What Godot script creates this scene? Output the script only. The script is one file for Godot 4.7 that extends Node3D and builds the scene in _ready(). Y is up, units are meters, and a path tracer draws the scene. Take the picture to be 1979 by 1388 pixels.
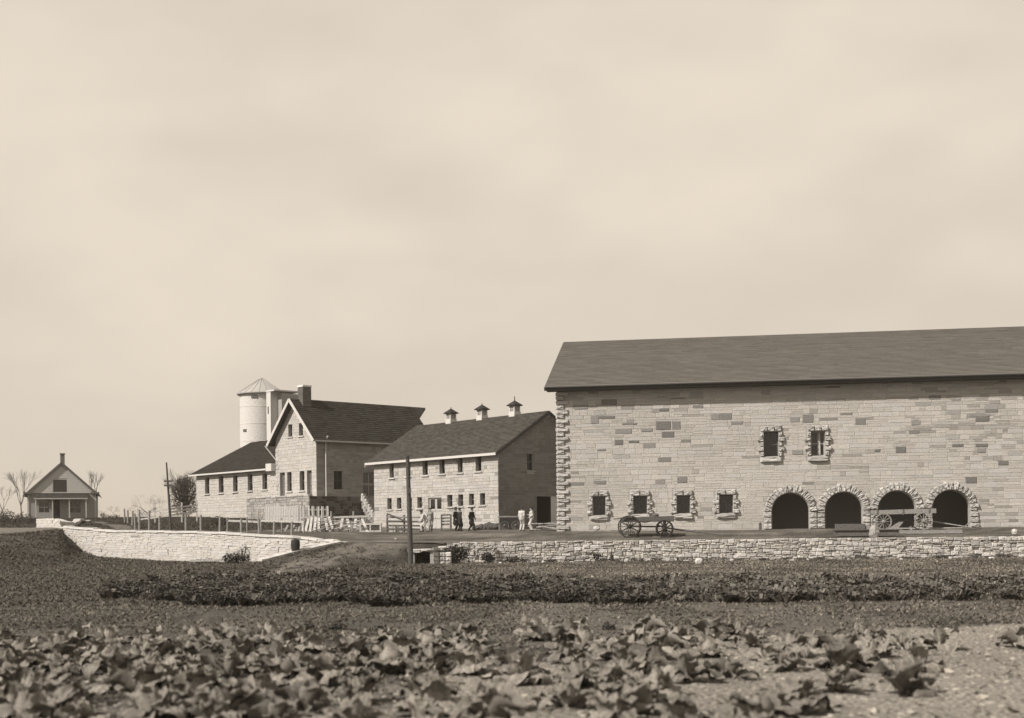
extends Node3D
# A farmyard of pale stone barns above a cabbage field. Units are metres; the field lies near y = 0.

const FOC := 2400.0          # focal length in photo pixels
const PX0 := 990.0           # optical axis in the photo
const PY0 := 1020.0
const ROLL := 0.0105
const EYE := 1.95

var rng := RandomNumberGenerator.new()
var noise := FastNoiseLite.new()
var M := {}
var names := {}

# ------------------------------------------------------------------ mesh builder
class MB:
	var v := PackedVector3Array()
	var n := PackedVector3Array()
	var c := PackedColorArray()
	var col := Color(1, 1, 1)
	func tri(a: Vector3, b: Vector3, d: Vector3) -> void:
		var nn := (d - a).cross(b - a).normalized()
		v.push_back(a); v.push_back(b); v.push_back(d)
		for i in 3:
			n.push_back(nn); c.push_back(col)
	func tri_n(a: Vector3, b: Vector3, d: Vector3, na: Vector3, nb: Vector3, nd: Vector3) -> void:
		if (d - a).cross(b - a).dot(na + nb + nd) < 0.0:
			var s := b; b = d; d = s
			s = nb; nb = nd; nd = s
		v.push_back(a); v.push_back(b); v.push_back(d)
		n.push_back(na); n.push_back(nb); n.push_back(nd)
		for i in 3: c.push_back(col)
	func tri_c(a: Vector3, b: Vector3, d: Vector3, na: Vector3, nb: Vector3, nd: Vector3, ca: Color, cb: Color, cd: Color) -> void:
		if (d - a).cross(b - a).dot(na + nb + nd) < 0.0:
			var s := b; b = d; d = s
			s = nb; nb = nd; nd = s
			var cs := cb; cb = cd; cd = cs
		v.push_back(a); v.push_back(b); v.push_back(d)
		n.push_back(na); n.push_back(nb); n.push_back(nd)
		c.push_back(ca); c.push_back(cb); c.push_back(cd)
	func quad(a: Vector3, b: Vector3, d: Vector3, e: Vector3) -> void:
		tri(a, b, d); tri(a, d, e)
	# eight corners: bottom a b c d (clockwise from above), top e f g h
	func hexa(p: Array) -> void:
		var ctr := Vector3.ZERO
		for q in p: ctr += q
		ctr /= 8.0
		for f in [[0, 1, 2, 3], [4, 5, 6, 7], [0, 1, 5, 4], [1, 2, 6, 5], [2, 3, 7, 6], [3, 0, 4, 7]]:
			var a: Vector3 = p[f[0]]; var b: Vector3 = p[f[1]]; var d: Vector3 = p[f[2]]; var e: Vector3 = p[f[3]]
			var nn := (d - a).cross(b - a)
			if nn.length_squared() < 1e-12: nn = (e - a).cross(d - a)
			if nn.dot((a + b + d + e) * 0.25 - ctr) >= 0: quad(a, b, d, e)
			else: quad(a, e, d, b)
	func box(ctr: Vector3, s: Vector3, b := Basis.IDENTITY) -> void:
		var h := s * 0.5
		hexa([ctr + b * Vector3(-h.x, -h.y, -h.z), ctr + b * Vector3(h.x, -h.y, -h.z), ctr + b * Vector3(h.x, -h.y, h.z), ctr + b * Vector3(-h.x, -h.y, h.z),
			ctr + b * Vector3(-h.x, h.y, -h.z), ctr + b * Vector3(h.x, h.y, -h.z), ctr + b * Vector3(h.x, h.y, h.z), ctr + b * Vector3(-h.x, h.y, h.z)])
	# bar of rectangular section from a to b
	func bar(a: Vector3, b: Vector3, w: float, h: float, up := Vector3.UP) -> void:
		var z := (b - a).normalized()
		if abs(z.dot(up)) > 0.98: up = Vector3.RIGHT
		var x := up.cross(z).normalized()
		box((a + b) * 0.5, Vector3(w, h, a.distance_to(b)), Basis(x, z.cross(x), z))
	func tube(pts: Array, rad: Array, sides := 8, cap := true) -> void:
		var rings := []
		var nrm := []
		var prev := Vector3.ZERO
		for i in pts.size():
			var t: Vector3 = (pts[min(i + 1, pts.size() - 1)] - pts[max(i - 1, 0)]).normalized()
			var x: Vector3
			if prev == Vector3.ZERO:
				x = t.cross(Vector3.UP)
				if x.length() < 0.1: x = t.cross(Vector3.RIGHT)
			else: x = prev - t * prev.dot(t)
			x = x.normalized(); prev = x
			var y := t.cross(x)
			var ring := []; var rn := []
			for k in sides:
				var a := TAU * k / sides
				var d := x * cos(a) + y * sin(a)
				ring.append(pts[i] + d * rad[i]); rn.append(d)
			rings.append(ring); nrm.append(rn)
		for i in pts.size() - 1:
			for k in sides:
				var k2 := (k + 1) % sides
				tri_n(rings[i][k], rings[i][k2], rings[i + 1][k2], nrm[i][k], nrm[i][k2], nrm[i + 1][k2])
				tri_n(rings[i][k], rings[i + 1][k2], rings[i + 1][k], nrm[i][k], nrm[i + 1][k2], nrm[i + 1][k])
		if cap:
			for k in sides:
				var k2 := (k + 1) % sides
				tri(pts[0], rings[0][k2], rings[0][k])
				tri(pts[-1], rings[-1][k], rings[-1][k2])
	# profile of [radius, height] turned round the y axis
	func lathe(prof: Array, sides := 16, at := Vector3.ZERO, b := Basis.IDENTITY) -> void:
		for i in prof.size() - 1:
			var r0: float = prof[i][0]; var y0: float = prof[i][1]
			var r1: float = prof[i + 1][0]; var y1: float = prof[i + 1][1]
			var sl := Vector2(y1 - y0, r0 - r1).normalized()
			for k in sides:
				var a0 := TAU * k / sides; var a1 := TAU * (k + 1) / sides
				var d0 := Vector3(cos(a0), 0, sin(a0)); var d1 := Vector3(cos(a1), 0, sin(a1))
				var n0 := b * (d0 * sl.x + Vector3.UP * sl.y); var n1 := b * (d1 * sl.x + Vector3.UP * sl.y)
				var p00 := at + b * (d0 * r0 + Vector3.UP * y0); var p10 := at + b * (d1 * r0 + Vector3.UP * y0)
				var p01 := at + b * (d0 * r1 + Vector3.UP * y1); var p11 := at + b * (d1 * r1 + Vector3.UP * y1)
				tri_n(p00, p11, p10, n0, n1, n1)
				tri_n(p00, p01, p11, n0, n0, n1)
	func add(o: MB, t: Transform3D, color: Color) -> void:
		var ib := t.basis.inverse().transposed()
		for i in o.v.size():
			v.push_back(t * o.v[i]); n.push_back((ib * o.n[i]).normalized())
			c.push_back(color)
	func mesh(colored := false) -> ArrayMesh:
		var m := ArrayMesh.new()
		if v.is_empty(): return m
		var arr := []
		arr.resize(Mesh.ARRAY_MAX)
		arr[Mesh.ARRAY_VERTEX] = v
		arr[Mesh.ARRAY_NORMAL] = n
		if colored: arr[Mesh.ARRAY_COLOR] = c
		m.add_surface_from_arrays(Mesh.PRIMITIVE_TRIANGLES, arr)
		return m

# ------------------------------------------------------------------ naming and tagging
func numbered(called: String, parent: Node) -> String:
	var key := str(parent.get_instance_id()) + called
	var k: int = names.get(key, 0)
	names[key] = k + 1
	return called if k == 0 else "%s_%03d" % [called, k]

func thing(called: String, label: String, category: String, xf := Transform3D.IDENTITY, group := "") -> Node3D:
	var o := Node3D.new()
	o.name = numbered(called, self)
	add_child(o)
	o.transform = xf
	return tag(o, label, category, group)

func tag(o: Node3D, label: String, category: String, group := "", kind := "") -> Node3D:
	if label: o.set_meta("label", label)
	if category: o.set_meta("category", category)
	if group: o.set_meta("group", group)
	if kind: o.set_meta("kind", kind)
	return o

func part_mesh(called: String, mesh: Mesh, mat: Material, parent: Node, xf := Transform3D.IDENTITY) -> MeshInstance3D:
	var o := MeshInstance3D.new()
	o.mesh = mesh
	o.material_override = mat
	o.name = numbered(called, parent)
	o.transform = xf
	parent.add_child(o)
	return o

func part(called: String, mb: MB, mat: Material, parent: Node, xf := Transform3D.IDENTITY) -> MeshInstance3D:
	var col: bool = mat is StandardMaterial3D and mat.vertex_color_use_as_albedo
	return part_mesh(called, mb.mesh(col), mat, parent, xf)

func structure(called: String, mb: MB, mat: Material, label: String) -> MeshInstance3D:
	var o := part(called, mb, mat, self)
	tag(o, label, "", "", "structure")
	return o

func stuff(o: Node3D) -> Node3D:
	o.set_meta("kind", "stuff")
	return o

# ------------------------------------------------------------------ camera geometry
func ray(px: float, py: float) -> Vector3:      # per metre of depth
	var u := (px - PX0) / FOC
	var w := (py - PY0) / FOC
	return Vector3(u - ROLL * w, -(w + ROLL * u), -1.0)

func at(px: float, py: float, d: float) -> Vector3:
	return Vector3(0, EYE, 0) + ray(px, py) * d

# the pixel's ray meets the plane local[axis] == off of the frame xf; result in local coordinates
func hit(px: float, py: float, xf: Transform3D, axis: int, off := 0.0) -> Vector3:
	var inv := xf.affine_inverse()
	var o := inv * Vector3(0, EYE, 0)
	var d := inv.basis * ray(px, py)
	return o + d * ((off - o[axis]) / d[axis])

func frame(px: float, d: float, y: float, turn: float) -> Transform3D:
	var p := at(px, PY0, d)
	p.y = y
	return Transform3D(Basis(Vector3.UP, turn), p)

# ------------------------------------------------------------------ materials
func grey(v: float, warm := 0.03) -> Color:
	return Color(v, v * (1.0 - warm * 0.6), v * (1.0 - warm * 1.6)).linear_to_srgb()

func lin(v: float, warm := 0.03) -> Color:
	return Color(v, v * (1.0 - warm * 0.6), v * (1.0 - warm * 1.6))

func noise_image(seed_: int, freq: float, oct: int, lo: float, hi: float, size := 512, stretch := Vector2.ONE) -> Image:
	var fn := FastNoiseLite.new()
	fn.seed = seed_; fn.frequency = freq; fn.fractal_octaves = oct
	fn.noise_type = FastNoiseLite.TYPE_SIMPLEX_SMOOTH
	var img := fn.get_seamless_image(size, size)
	img.convert(Image.FORMAT_L8)
	var data := img.get_data()
	for i in data.size():
		data[i] = int(clamp(lerp(lo, hi, data[i] / 255.0) * 255.0, 0, 255))
	img = Image.create_from_data(size, size, false, Image.FORMAT_L8, data)
	if stretch != Vector2.ONE:
		img.resize(int(size * stretch.x), int(size * stretch.y), Image.INTERPOLATE_BILINEAR)
	img.convert(Image.FORMAT_RGB8)
	return img

func tex(img: Image) -> ImageTexture:
	return ImageTexture.create_from_image(img)

func normal_tex(seed_: int, freq: float, oct: int, strength: float, size := 512) -> ImageTexture:
	var img := noise_image(seed_, freq, oct, 0, 1, size)
	img.bump_map_to_normal_map(strength)
	return tex(img)

func mat(v: float, rough := 0.9, albedo: Texture2D = null, normal: Texture2D = null, scale := 0.5, vcol := false, warm := 0.03) -> StandardMaterial3D:
	var m := StandardMaterial3D.new()
	m.albedo_color = grey(v, warm)
	m.roughness = rough
	m.metallic_specular = 0.3
	if albedo: m.albedo_texture = albedo
	if normal:
		m.normal_enabled = true
		m.normal_texture = normal
		m.normal_scale = 1.0
	if albedo or normal:
		m.uv1_triplanar = true
		m.uv1_world_triplanar = true
		m.uv1_scale = Vector3.ONE * scale
	if vcol: m.vertex_color_use_as_albedo = true
	return m

func make_materials() -> void:
	var grain := tex(noise_image(3, 0.05, 5, 0.62, 1.12, 512))
	var blotch := tex(noise_image(7, 0.012, 5, 0.5, 1.2, 512))
	var soil := tex(noise_image(11, 0.03, 6, 0.35, 1.25, 1024))
	var streak := tex(noise_image(17, 0.03, 4, 0.6, 1.15, 512, Vector2(1, 0.125)))
	var n_stone := normal_tex(21, 0.04, 5, 5.0)
	var n_soil := normal_tex(23, 0.03, 6, 7.0, 1024)
	var n_fine := normal_tex(29, 0.08, 4, 3.0)
	M.grain = grain; M.blotch = blotch; M.n_stone = n_stone
	M.mortar = mat(0.50, 0.95, grain, null, 0.7)
	M.stone_v = mat(1.0, 0.92, grain, n_stone, 0.6, true)       # tinted per vertex
	M.stones = []
	for t in [0.58, 0.54, 0.50, 0.46, 0.61, 0.40, 0.32, 0.26, 0.21]:
		M.stones.append(mat(t, 0.92, grain, n_stone, 0.6))
	M.dry = []
	for t in [0.74, 0.68, 0.6, 0.8, 0.5]:
		M.dry.append(mat(t, 0.93, grain, n_stone, 0.8))
	M.lime = []
	for t in [0.71, 0.68, 0.73, 0.64]:
		M.lime.append(mat(t, 0.9, grain, n_stone, 0.8))
	M.lime_v = mat(1.0, 0.9, grain, n_stone, 0.8, true)
	M.gap = mat(0.5, 1.0, grain, null, 0.8)
	M.lime_gap = mat(0.64, 1.0, grain, null, 0.8)
	M.roof_grey = mat(0.1, 0.8, tex(noise_image(31, 0.01, 6, 0.92, 1.05, 512)), n_fine, 0.12)
	M.shingle = mat(0.09, 0.9, blotch, n_fine, 0.3)
	M.shingle_dark = mat(0.045, 0.9, blotch, n_fine, 0.3)
	M.shingle_v = mat(1.0, 0.9, grain, n_fine, 0.5, true)
	M.white = mat(0.74, 0.6, grain, null, 0.6)
	M.off_white = mat(0.55, 0.7, grain, null, 0.6)
	M.trim_dark = mat(0.06, 0.7, grain, null, 0.6)
	M.board = mat(0.35, 0.9, streak, n_fine, 0.7)
	M.board_pale = mat(0.66, 0.9, streak, n_fine, 0.7)
	M.board_dark = mat(0.16, 0.9, streak, n_fine, 0.7)
	M.board_black = mat(0.05, 0.9, streak, n_fine, 0.7)
	M.pole = mat(0.11, 0.9, streak, n_fine, 0.7)
	M.brick = mat(0.19, 0.9, grain, n_stone, 1.0)
	M.iron = mat(0.06, 0.5, grain, null, 1.0)
	M.tin = mat(0.5, 0.5, grain, null, 0.3)
	M.silo = mat(0.76, 0.85, grain, null, 0.25)
	M.inside = mat(0.6, 1.0, streak, null, 0.5)
	M.dark_stone = mat(0.11, 0.95, grain, n_stone, 0.8)
	M.siding = mat(0.62, 0.85, grain, null, 0.4)
	M.siding_low = mat(0.42, 0.85, grain, null, 0.4)
	M.bark = mat(0.09, 0.95, grain, n_stone, 1.0)
	M.twig = mat(0.15, 0.95)
	M.rope = mat(0.12, 0.9)
	var g := mat(0.02, 0.06)
	g.albedo_color = Color(0.05, 0.05, 0.05, 0.45)
	g.transparency = BaseMaterial3D.TRANSPARENCY_ALPHA
	g.metallic_specular = 0.5
	M.glass = g
	M.field = mat(1.0, 1.0, soil, n_soil, 0.35, true)
	M.field.detail_enabled = false
	M.yard = mat(1.0, 1.0, soil, n_soil, 0.22, true)
	M.leaf = mat(1.0, 0.6, tex(noise_image(41, 0.04, 5, 0.6, 1.15, 512)), normal_tex(43, 0.035, 4, 6.0), 3.0, true)
	M.leaf.backlight = Color(0.25, 0.24, 0.2)
	M.leaf.cull_mode = BaseMaterial3D.CULL_DISABLED
	M.grass = mat(1.0, 0.9, null, null, 1, true)
	M.grass.backlight = Color(0.25, 0.24, 0.2)
	M.grass.cull_mode = BaseMaterial3D.CULL_DISABLED
	M.skin = mat(0.34, 0.7)
	M.cloth_white = mat(0.66, 0.95, grain, null, 2.0)
	M.cloth_pale = mat(0.42, 0.95, grain, null, 2.0)
	M.cloth_dark = mat(0.022, 0.95, grain, null, 2.0)
	M.cloth_grey = mat(0.05, 0.95, grain, null, 2.0)
	M.leather = mat(0.04, 0.6)
	M.hair = mat(0.04, 0.8)

# ------------------------------------------------------------------ the lie of the land
func curve(pts: Array, x: float) -> float:      # piecewise linear through [x, y] pairs
	if x <= pts[0][0]: return pts[0][1]
	for i in pts.size() - 1:
		if x <= pts[i + 1][0]:
			return lerp(float(pts[i][1]), float(pts[i + 1][1]), (x - pts[i][0]) / (pts[i + 1][0] - pts[i][0]))
	return pts[-1][1]

# plan position: bearing (as the photo column on the horizon) and depth
func bearing(x: float, d: float) -> float:
	return PX0 + FOC * x / max(d, 0.5)

# depth of the yard's front edge, by bearing: white wall, head of the ramp, dry stone wall
const EDGE := [[-3000, 90], [125, 88], [150, 87], [190, 85], [260, 82.5], [330, 80.5], [400, 78], [500, 75], [590, 72.2], [660, 70.2], [760, 70.0], [850, 69.5], [1100, 70.2], [1979, 70.0], [5200, 70.0]]
# height of the yard along that edge
const EDGE_Y := [[-3000, 2.2], [0, 1.83], [60, 1.95], [118, 2.15], [124, 2.3], [150, 2.2], [215, 1.98], [400, 1.82], [500, 1.63], [590, 1.43], [660, 1.2], [850, 1.15], [1979, 1.17], [5200, 1.2]]
# field height at the foot of the edge
const FOOT_Y := [[-3000, 2.2], [0, 1.83], [60, 1.95], [117, 2.15], [127, 1.12], [150, 0.72], [190, 0.28], [260, 0.13], [330, 0.0], [5200, 0.0]]
const RAMP_Y := [[505, 0.28], [580, 0.75], [660, 1.2], [850, 1.15]]

# known ground heights of the yard: bearing, depth, height
const SPOTS := [[1080, 84, 1.67], [1300, 82, 1.67], [1600, 80.5, 1.67], [1979, 79, 1.67], [2400, 76, 1.67], [1000, 84, 1.62], [940, 88, 1.68],
	[964, 100, 1.83], [1060, 104, 1.85], [850, 106, 1.95], [727, 113, 2.1], [900, 92, 1.72], [800, 92, 1.7], [720, 92, 1.72], [650, 90, 1.8], [560, 92, 2.0],
	[600, 112, 2.55], [500, 112, 2.6], [613, 120, 2.9], [535, 126, 3.0], [381, 138.7, 3.45], [450, 130, 3.2], [330, 110, 2.6], [240, 120, 2.7],
	[115, 150, 3.55], [50, 150, 3.5], [185, 150, 3.55], [250, 150, 3.6], [330, 150, 3.6], [20, 110, 2.7], [-60, 130, 2.9], [160, 112, 2.9], [90, 102, 2.35], [190, 105, 2.6],
	[600, 200, 3.4], [1000, 200, 2.6], [1500, 200, 2.2], [2200, 200, 2.0], [100, 200, 3.3], [-300, 200, 3.0]]

var spot_xz := []
func yard_y(x: float, d: float) -> float:
	if spot_xz.is_empty():
		for s in SPOTS: spot_xz.append(Vector3((s[0] - PX0) / FOC * s[1], s[2], s[1]))
		for b in [-600, -200, 0, 60, 125, 190, 260, 330, 400, 450, 500, 590, 660, 720, 790, 850, 950, 1100, 1250, 1400, 1600, 1800, 1979, 2300, 2700]:
			var dd := curve(EDGE, b)
			spot_xz.append(Vector3((b - PX0) / FOC * dd, curve(EDGE_Y, b), dd))
	var b := bearing(x, d)
	var sw := 0.0; var sy := 0.0
	for s in spot_xz:
		var r2: float = (x - s.x) * (x - s.x) + (d - s.z) * (d - s.z) + 4.0
		var w := 1.0 / (r2 * r2)
		sw += w; sy += w * s.y
	var y := sy / sw
	var de := curve(EDGE, b)
	y = lerp(curve(EDGE_Y, b), y, smoothstep(0.0, 7.0, d - de))
	if d > 220: y = lerp(y, 1.0, smoothstep(220, 900, d))
	return y

func curb_d(b: float) -> float:     # line of the stone kerb beside the ramp
	return curve([[505, 67.0], [580, 68.5], [660, 70.0]], b)

func field_y(x: float, d: float) -> float:
	var b := bearing(x, d)
	var y := noise.get_noise_2d(x * 0.6, d * 0.6) * 0.07 * smoothstep(5, 12, d)
	if b < 330: y += curve(FOOT_Y, b) * smoothstep(curve([[0, 60], [60, 66], [120, 72], [330, 62]], b), 87.5, d)
	if b > 440 and b < 870:
		var r := curve(RAMP_Y, b)
		if b < 505: r *= smoothstep(440, 505, b)
		var start := curve([[505, 55.0], [600, 56.0], [650, 58.0], [690, 61.5], [740, 65.0], [780, 67.2], [800, 68.0], [870, 68.9]], b)
		var full := 68.0 if b < 600 else 69.8
		r *= pow(clamp((d - start) / (full - start), 0.0, 1.0), 1.25)
		if b < 655 and d > curb_d(b) + 0.35: r = 0.0
		y = lerp(y, y * 0.3 + r, smoothstep(54, 60, d))
	return y

func on_yard(px: float, d: float) -> Vector3:
	var x := (px - PX0) / FOC * d
	return Vector3(x, yard_y(x, d), -d)

func on_field(px: float, d: float) -> Vector3:
	var x := (px - PX0) / FOC * d
	return Vector3(x, field_y(x, d), -d)

func sheet(cols: Array, depth_of: Callable, rows: int, height: Callable, color: Callable) -> MB:
	var mb := MB.new()
	var P := []
	for i in cols.size():
		var line := PackedVector3Array()
		for j in rows + 1:
			var d: float = depth_of.call(cols[i], float(j) / rows)
			var x: float = (cols[i] - PX0) / FOC * d
			line.push_back(Vector3(x, height.call(x, d), -d))
		P.append(line)
	var N := []; var C := []
	for i in cols.size():
		var ln := PackedVector3Array(); var lc := PackedColorArray()
		for j in rows + 1:
			var a: Vector3 = P[min(i + 1, cols.size() - 1)][j] - P[max(i - 1, 0)][j]
			var b: Vector3 = P[i][min(j + 1, rows)] - P[i][max(j - 1, 0)]
			ln.push_back(a.cross(b).normalized())
			lc.push_back(color.call(P[i][j].x, -P[i][j].z))
		N.append(ln); C.append(lc)
	for i in cols.size() - 1:
		for j in rows:
			mb.tri_c(P[i][j], P[i + 1][j + 1], P[i + 1][j], N[i][j], N[i + 1][j + 1], N[i + 1][j], C[i][j], C[i + 1][j + 1], C[i + 1][j])
			mb.tri_c(P[i][j], P[i][j + 1], P[i + 1][j + 1], N[i][j], N[i][j + 1], N[i + 1][j + 1], C[i][j], C[i][j + 1], C[i + 1][j + 1])
	return mb

func columns(step: float) -> Array:
	var c := [-9000.0, -5000.0, -3000.0, -2000.0, -1200.0, -700.0, -400.0, -200.0]
	var x := -100.0
	while x < 2080: c.append(x); x += step
	c.append_array([2180.0, 2400.0, 2800.0, 3400.0, 4500.0, 7000.0, 11000.0])
	return c

func field_kind(x: float, d: float) -> float:   # 1 where the soil lies bare, 0 where it is grown over
	var b := bearing(x, d)
	var w := noise.get_noise_2d(x * 2.2 + 40, d * 1.4) * 5.0 + noise.get_noise_2d(x * 9.0, d * 6.0) * 2.5
	var lim := curve([[-600, 13.5], [0, 13.5], [600, 15.0], [900, 18.5], [1300, 21.0], [1979, 25.0], [3000, 26.0]], b)
	return 1.0 if d + w * 0.6 < lim else 0.0

func field_color(x: float, d: float) -> Color:
	var b := bearing(x, d)
	var k := noise.get_noise_2d(x * 5.0, d * 3.0)
	var k2 := noise.get_noise_2d(x * 19.0 + 9, d * 19.0)
	var v := 0.09 + 0.05 * k + 0.03 * k2
	if d < 31.5 and noise.get_noise_2d(x * 6.0 + 31, d * 4.0) > (-0.02 if b < 900 else -0.2):
		v = (0.14 if b < 900 else 0.18) + 0.06 * k + 0.02 * k2
	if d > 41.0 and d < 70.0 and b > 860 and noise.get_noise_2d(x * 5.0 + 77, d * 3.0) > -0.15: v = 0.15 + 0.05 * k + 0.04 * k2
	if field_kind(x, d) > 0.5:
		v = 0.35 + 0.1 * k + 0.04 * k2
		if b < 800: v = 0.22 + 0.08 * k + 0.06 * k2
	if d > 54 and b > 520 and b < 850:        # worn ramp road
		var road := curve([[57, 560], [62, 600], [66, 660], [70, 735]], d)
		var off: float = abs(b - road - 15 * k)
		if off < 62: v = 0.17 + 0.06 * k + 0.04 * k2
		if off > 22 and off < 36 or off < 4: v = 0.26 + 0.06 * k2
	return lin(max(v, 0.03), 0.08)

func yard_color(x: float, d: float) -> Color:
	var b := bearing(x, d)
	var k := noise.get_noise_2d(x * 3.0, d * 2.0)
	var k2 := noise.get_noise_2d(x * 14.0 + 9, d * 14.0)
	var v := 0.2 + 0.13 * k + 0.1 * k2
	if noise.get_noise_2d(x * 1.5 + 300, d * 9.0) > 0.16: v *= 0.62
	if b < 600 and d > 92 and d < 170: v = 0.075 + 0.03 * k + 0.02 * k2      # grass behind the fence
	var rd := curve([[70, 92], [160, 90], [230, 84.5], [330, 82.5], [560, 75], [700, 71]], b)   # cart road along the white wall
	if b < 640:
		if d - rd < 10 + 4 * k: v = 0.14 + 0.05 * k + 0.03 * k2
		var lane := curve([[120, 128], [190, 112], [220, 100], [260, 93]], b)
		if b < 260 and b > 120 and abs(d - lane) < 5 + 3 * k: v = 0.2 + 0.05 * k2
		if b < 140 and d < 100: v = 0.24 + 0.06 * k
	if d > 170: v = 0.09
	return lin(max(v, 0.03), 0.08)

func build_ground() -> void:
	var cols := columns(9.0)
	var near := func(b: float, t: float) -> float:
		var e := curve(EDGE, b) + 0.25
		return 0.8 * pow((e - 0.0) / 0.8, pow(t, 0.62))
	structure("field_ground", sheet(cols, near, 190, field_y, field_color), M.field, "rough field with dry soil and grass below the stone walls")
	var far := func(b: float, t: float) -> float:
		var e := curve(EDGE, b) + 0.1
		return e * pow(4000.0 / e, pow(t, 1.9))
	structure("yard_ground", sheet(columns(12.0), far, 110, yard_y, yard_color), M.yard, "trodden farmyard ground and cart road behind the walls")

# ------------------------------------------------------------------ masonry
var rock_mb := []      # rock-faced blocks, unit size: x, y in -0.5..0.5, face near z = 1, back at z = -1
var flat_mb := []      # dressed blocks
var rock_mesh := []
var flat_mesh := []

func make_blocks() -> void:
	for s in 8:
		var m := block(5, 0.9, 0.2, 100 + s, 0.05, 0.85)
		rock_mb.append(m); rock_mesh.append(m.mesh())
	for s in 6:
		var m := block(3, 0.9, 0.12, 200 + s, 0.02, 0.3)
		flat_mb.append(m); flat_mesh.append(m.mesh())

func block(g: int, bulge: float, rough: float, seed_: int, wob: float, inset := 1.0) -> MB:
	var r := RandomNumberGenerator.new(); r.seed = seed_
	var mb := MB.new()
	var P := []
	for j in g + 1:
		var row := []
		for i in g + 1:
			var u := float(i) / g; var w := float(j) / g
			var edge := i == 0 or j == 0 or i == g or j == g
			var x := u - 0.5; var y := w - 0.5
			if not edge:
				x += r.randf_range(-wob, wob); y += r.randf_range(-wob, wob)
				if i == 1: x = -0.5 + r.randf_range(0.08, 0.16) * inset
				if i == g - 1: x = 0.5 - r.randf_range(0.08, 0.16) * inset
				if j == 1: y = -0.5 + r.randf_range(0.1, 0.2) * inset
				if j == g - 1: y = 0.5 - r.randf_range(0.1, 0.2) * inset
			else:
				x += r.randf_range(-0.012, 0.012); y += r.randf_range(-0.02, 0.02)
			var z := 0.0 if edge else bulge * (1.0 + r.randf_range(-rough, rough) * 1.4)
			row.append(Vector3(x, y, z))
		P.append(row)
	for j in g:
		for i in g:
			if r.randf() < 0.5:
				mb.tri(P[j][i], P[j + 1][i + 1], P[j][i + 1]); mb.tri(P[j][i], P[j + 1][i], P[j + 1][i + 1])
			else:
				mb.tri(P[j][i], P[j + 1][i], P[j][i + 1]); mb.tri(P[j][i + 1], P[j + 1][i], P[j + 1][i + 1])
	var c := [P[0][0], P[0][g], P[g][g], P[g][0]]
	for k in 4:
		var a: Vector3 = c[k]; var b: Vector3 = c[(k + 1) % 4]
		mb.quad(a, b, Vector3(b.x, b.y, -3), Vector3(a.x, a.y, -3))
	return mb

func stone_xf(ctr: Vector3, w: float, h: float, depth: float, tilt := 0.0, b := Basis.IDENTITY) -> Transform3D:
	return Transform3D(b * Basis(Vector3(0, 0, 1), tilt) * Basis.from_scale(Vector3(w, h, depth)), ctr)

# one block as a part of its own
func put_stone(parent: Node, called: String, xf: Transform3D, rocky: bool, m: Material) -> MeshInstance3D:
	var set_: Array = rock_mesh if rocky else flat_mesh
	return part_mesh(called, set_[rng.randi() % set_.size()], m, parent, xf)

# an opening: x0 x1 y0 y1 (arch: top is a half circle)
func opening(x0: float, x1: float, y0: float, y1: float, arch := false) -> Dictionary:
	return {"x0": x0, "x1": x1, "y0": y0, "y1": y1, "arch": arch}

func open_x(o: Dictionary, y: float) -> Vector2:
	if o.arch:
		var r: float = (o.x1 - o.x0) * 0.5
		var sp: float = o.y1 - r
		if y > sp:
			var h := sqrt(max(r * r - (y - sp) * (y - sp), 0.0))
			var c: float = (o.x0 + o.x1) * 0.5
			return Vector2(c - h, c + h)
	return Vector2(o.x0, o.x1)

# solid wall, face at z = 0 of the builder's space, with its openings cut out; prof: [y, left, right] rows from bottom to top
func wall_panel(mb: MB, xf: Transform3D, thick: float, prof: Array, opens: Array) -> void:
	var ys := []
	for p in prof: ys.append(float(p[0]))
	var ybot: float = ys[0]; var ytop: float = ys[-1]
	for o in opens:
		ys.append(clamp(o.y0, ybot, ytop)); ys.append(clamp(o.y1, ybot, ytop))
		if o.arch:
			var r: float = (o.x1 - o.x0) * 0.5
			for k in 11: ys.append(o.y1 - r + r * sin(PI * 0.5 * k / 11.0))
	ys.sort()
	var L := []; var R := []
	for p in prof: L.append([p[0], p[1]]); R.append([p[0], p[2]])
	for i in ys.size() - 1:
		var y0: float = ys[i]; var y1: float = ys[i + 1]
		if y1 - y0 < 0.002: continue
		var ym := (y0 + y1) * 0.5
		var cuts := []
		for o in opens:
			if o.y0 < ym and ym < o.y1:
				var a := open_x(o, y0 + 0.0005); var b := open_x(o, y1 - 0.0005)
				cuts.append([a.x, a.y, b.x, b.y])
		cuts.sort_custom(func(a, b): return a[0] < b[0])
		var lo := curve(L, y0); var hi := curve(L, y1)
		cuts.append([curve(R, y0), 0, curve(R, y1), 0])
		for c in cuts:
			if c[0] - lo > 0.003 or c[2] - hi > 0.003:
				mb.hexa([xf * Vector3(lo, y0, 0), xf * Vector3(c[0], y0, 0), xf * Vector3(c[0], y0, -thick), xf * Vector3(lo, y0, -thick),
					xf * Vector3(hi, y1, 0), xf * Vector3(c[2], y1, 0), xf * Vector3(c[2], y1, -thick), xf * Vector3(hi, y1, -thick)])
			lo = c[1]; hi = c[3]

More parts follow.
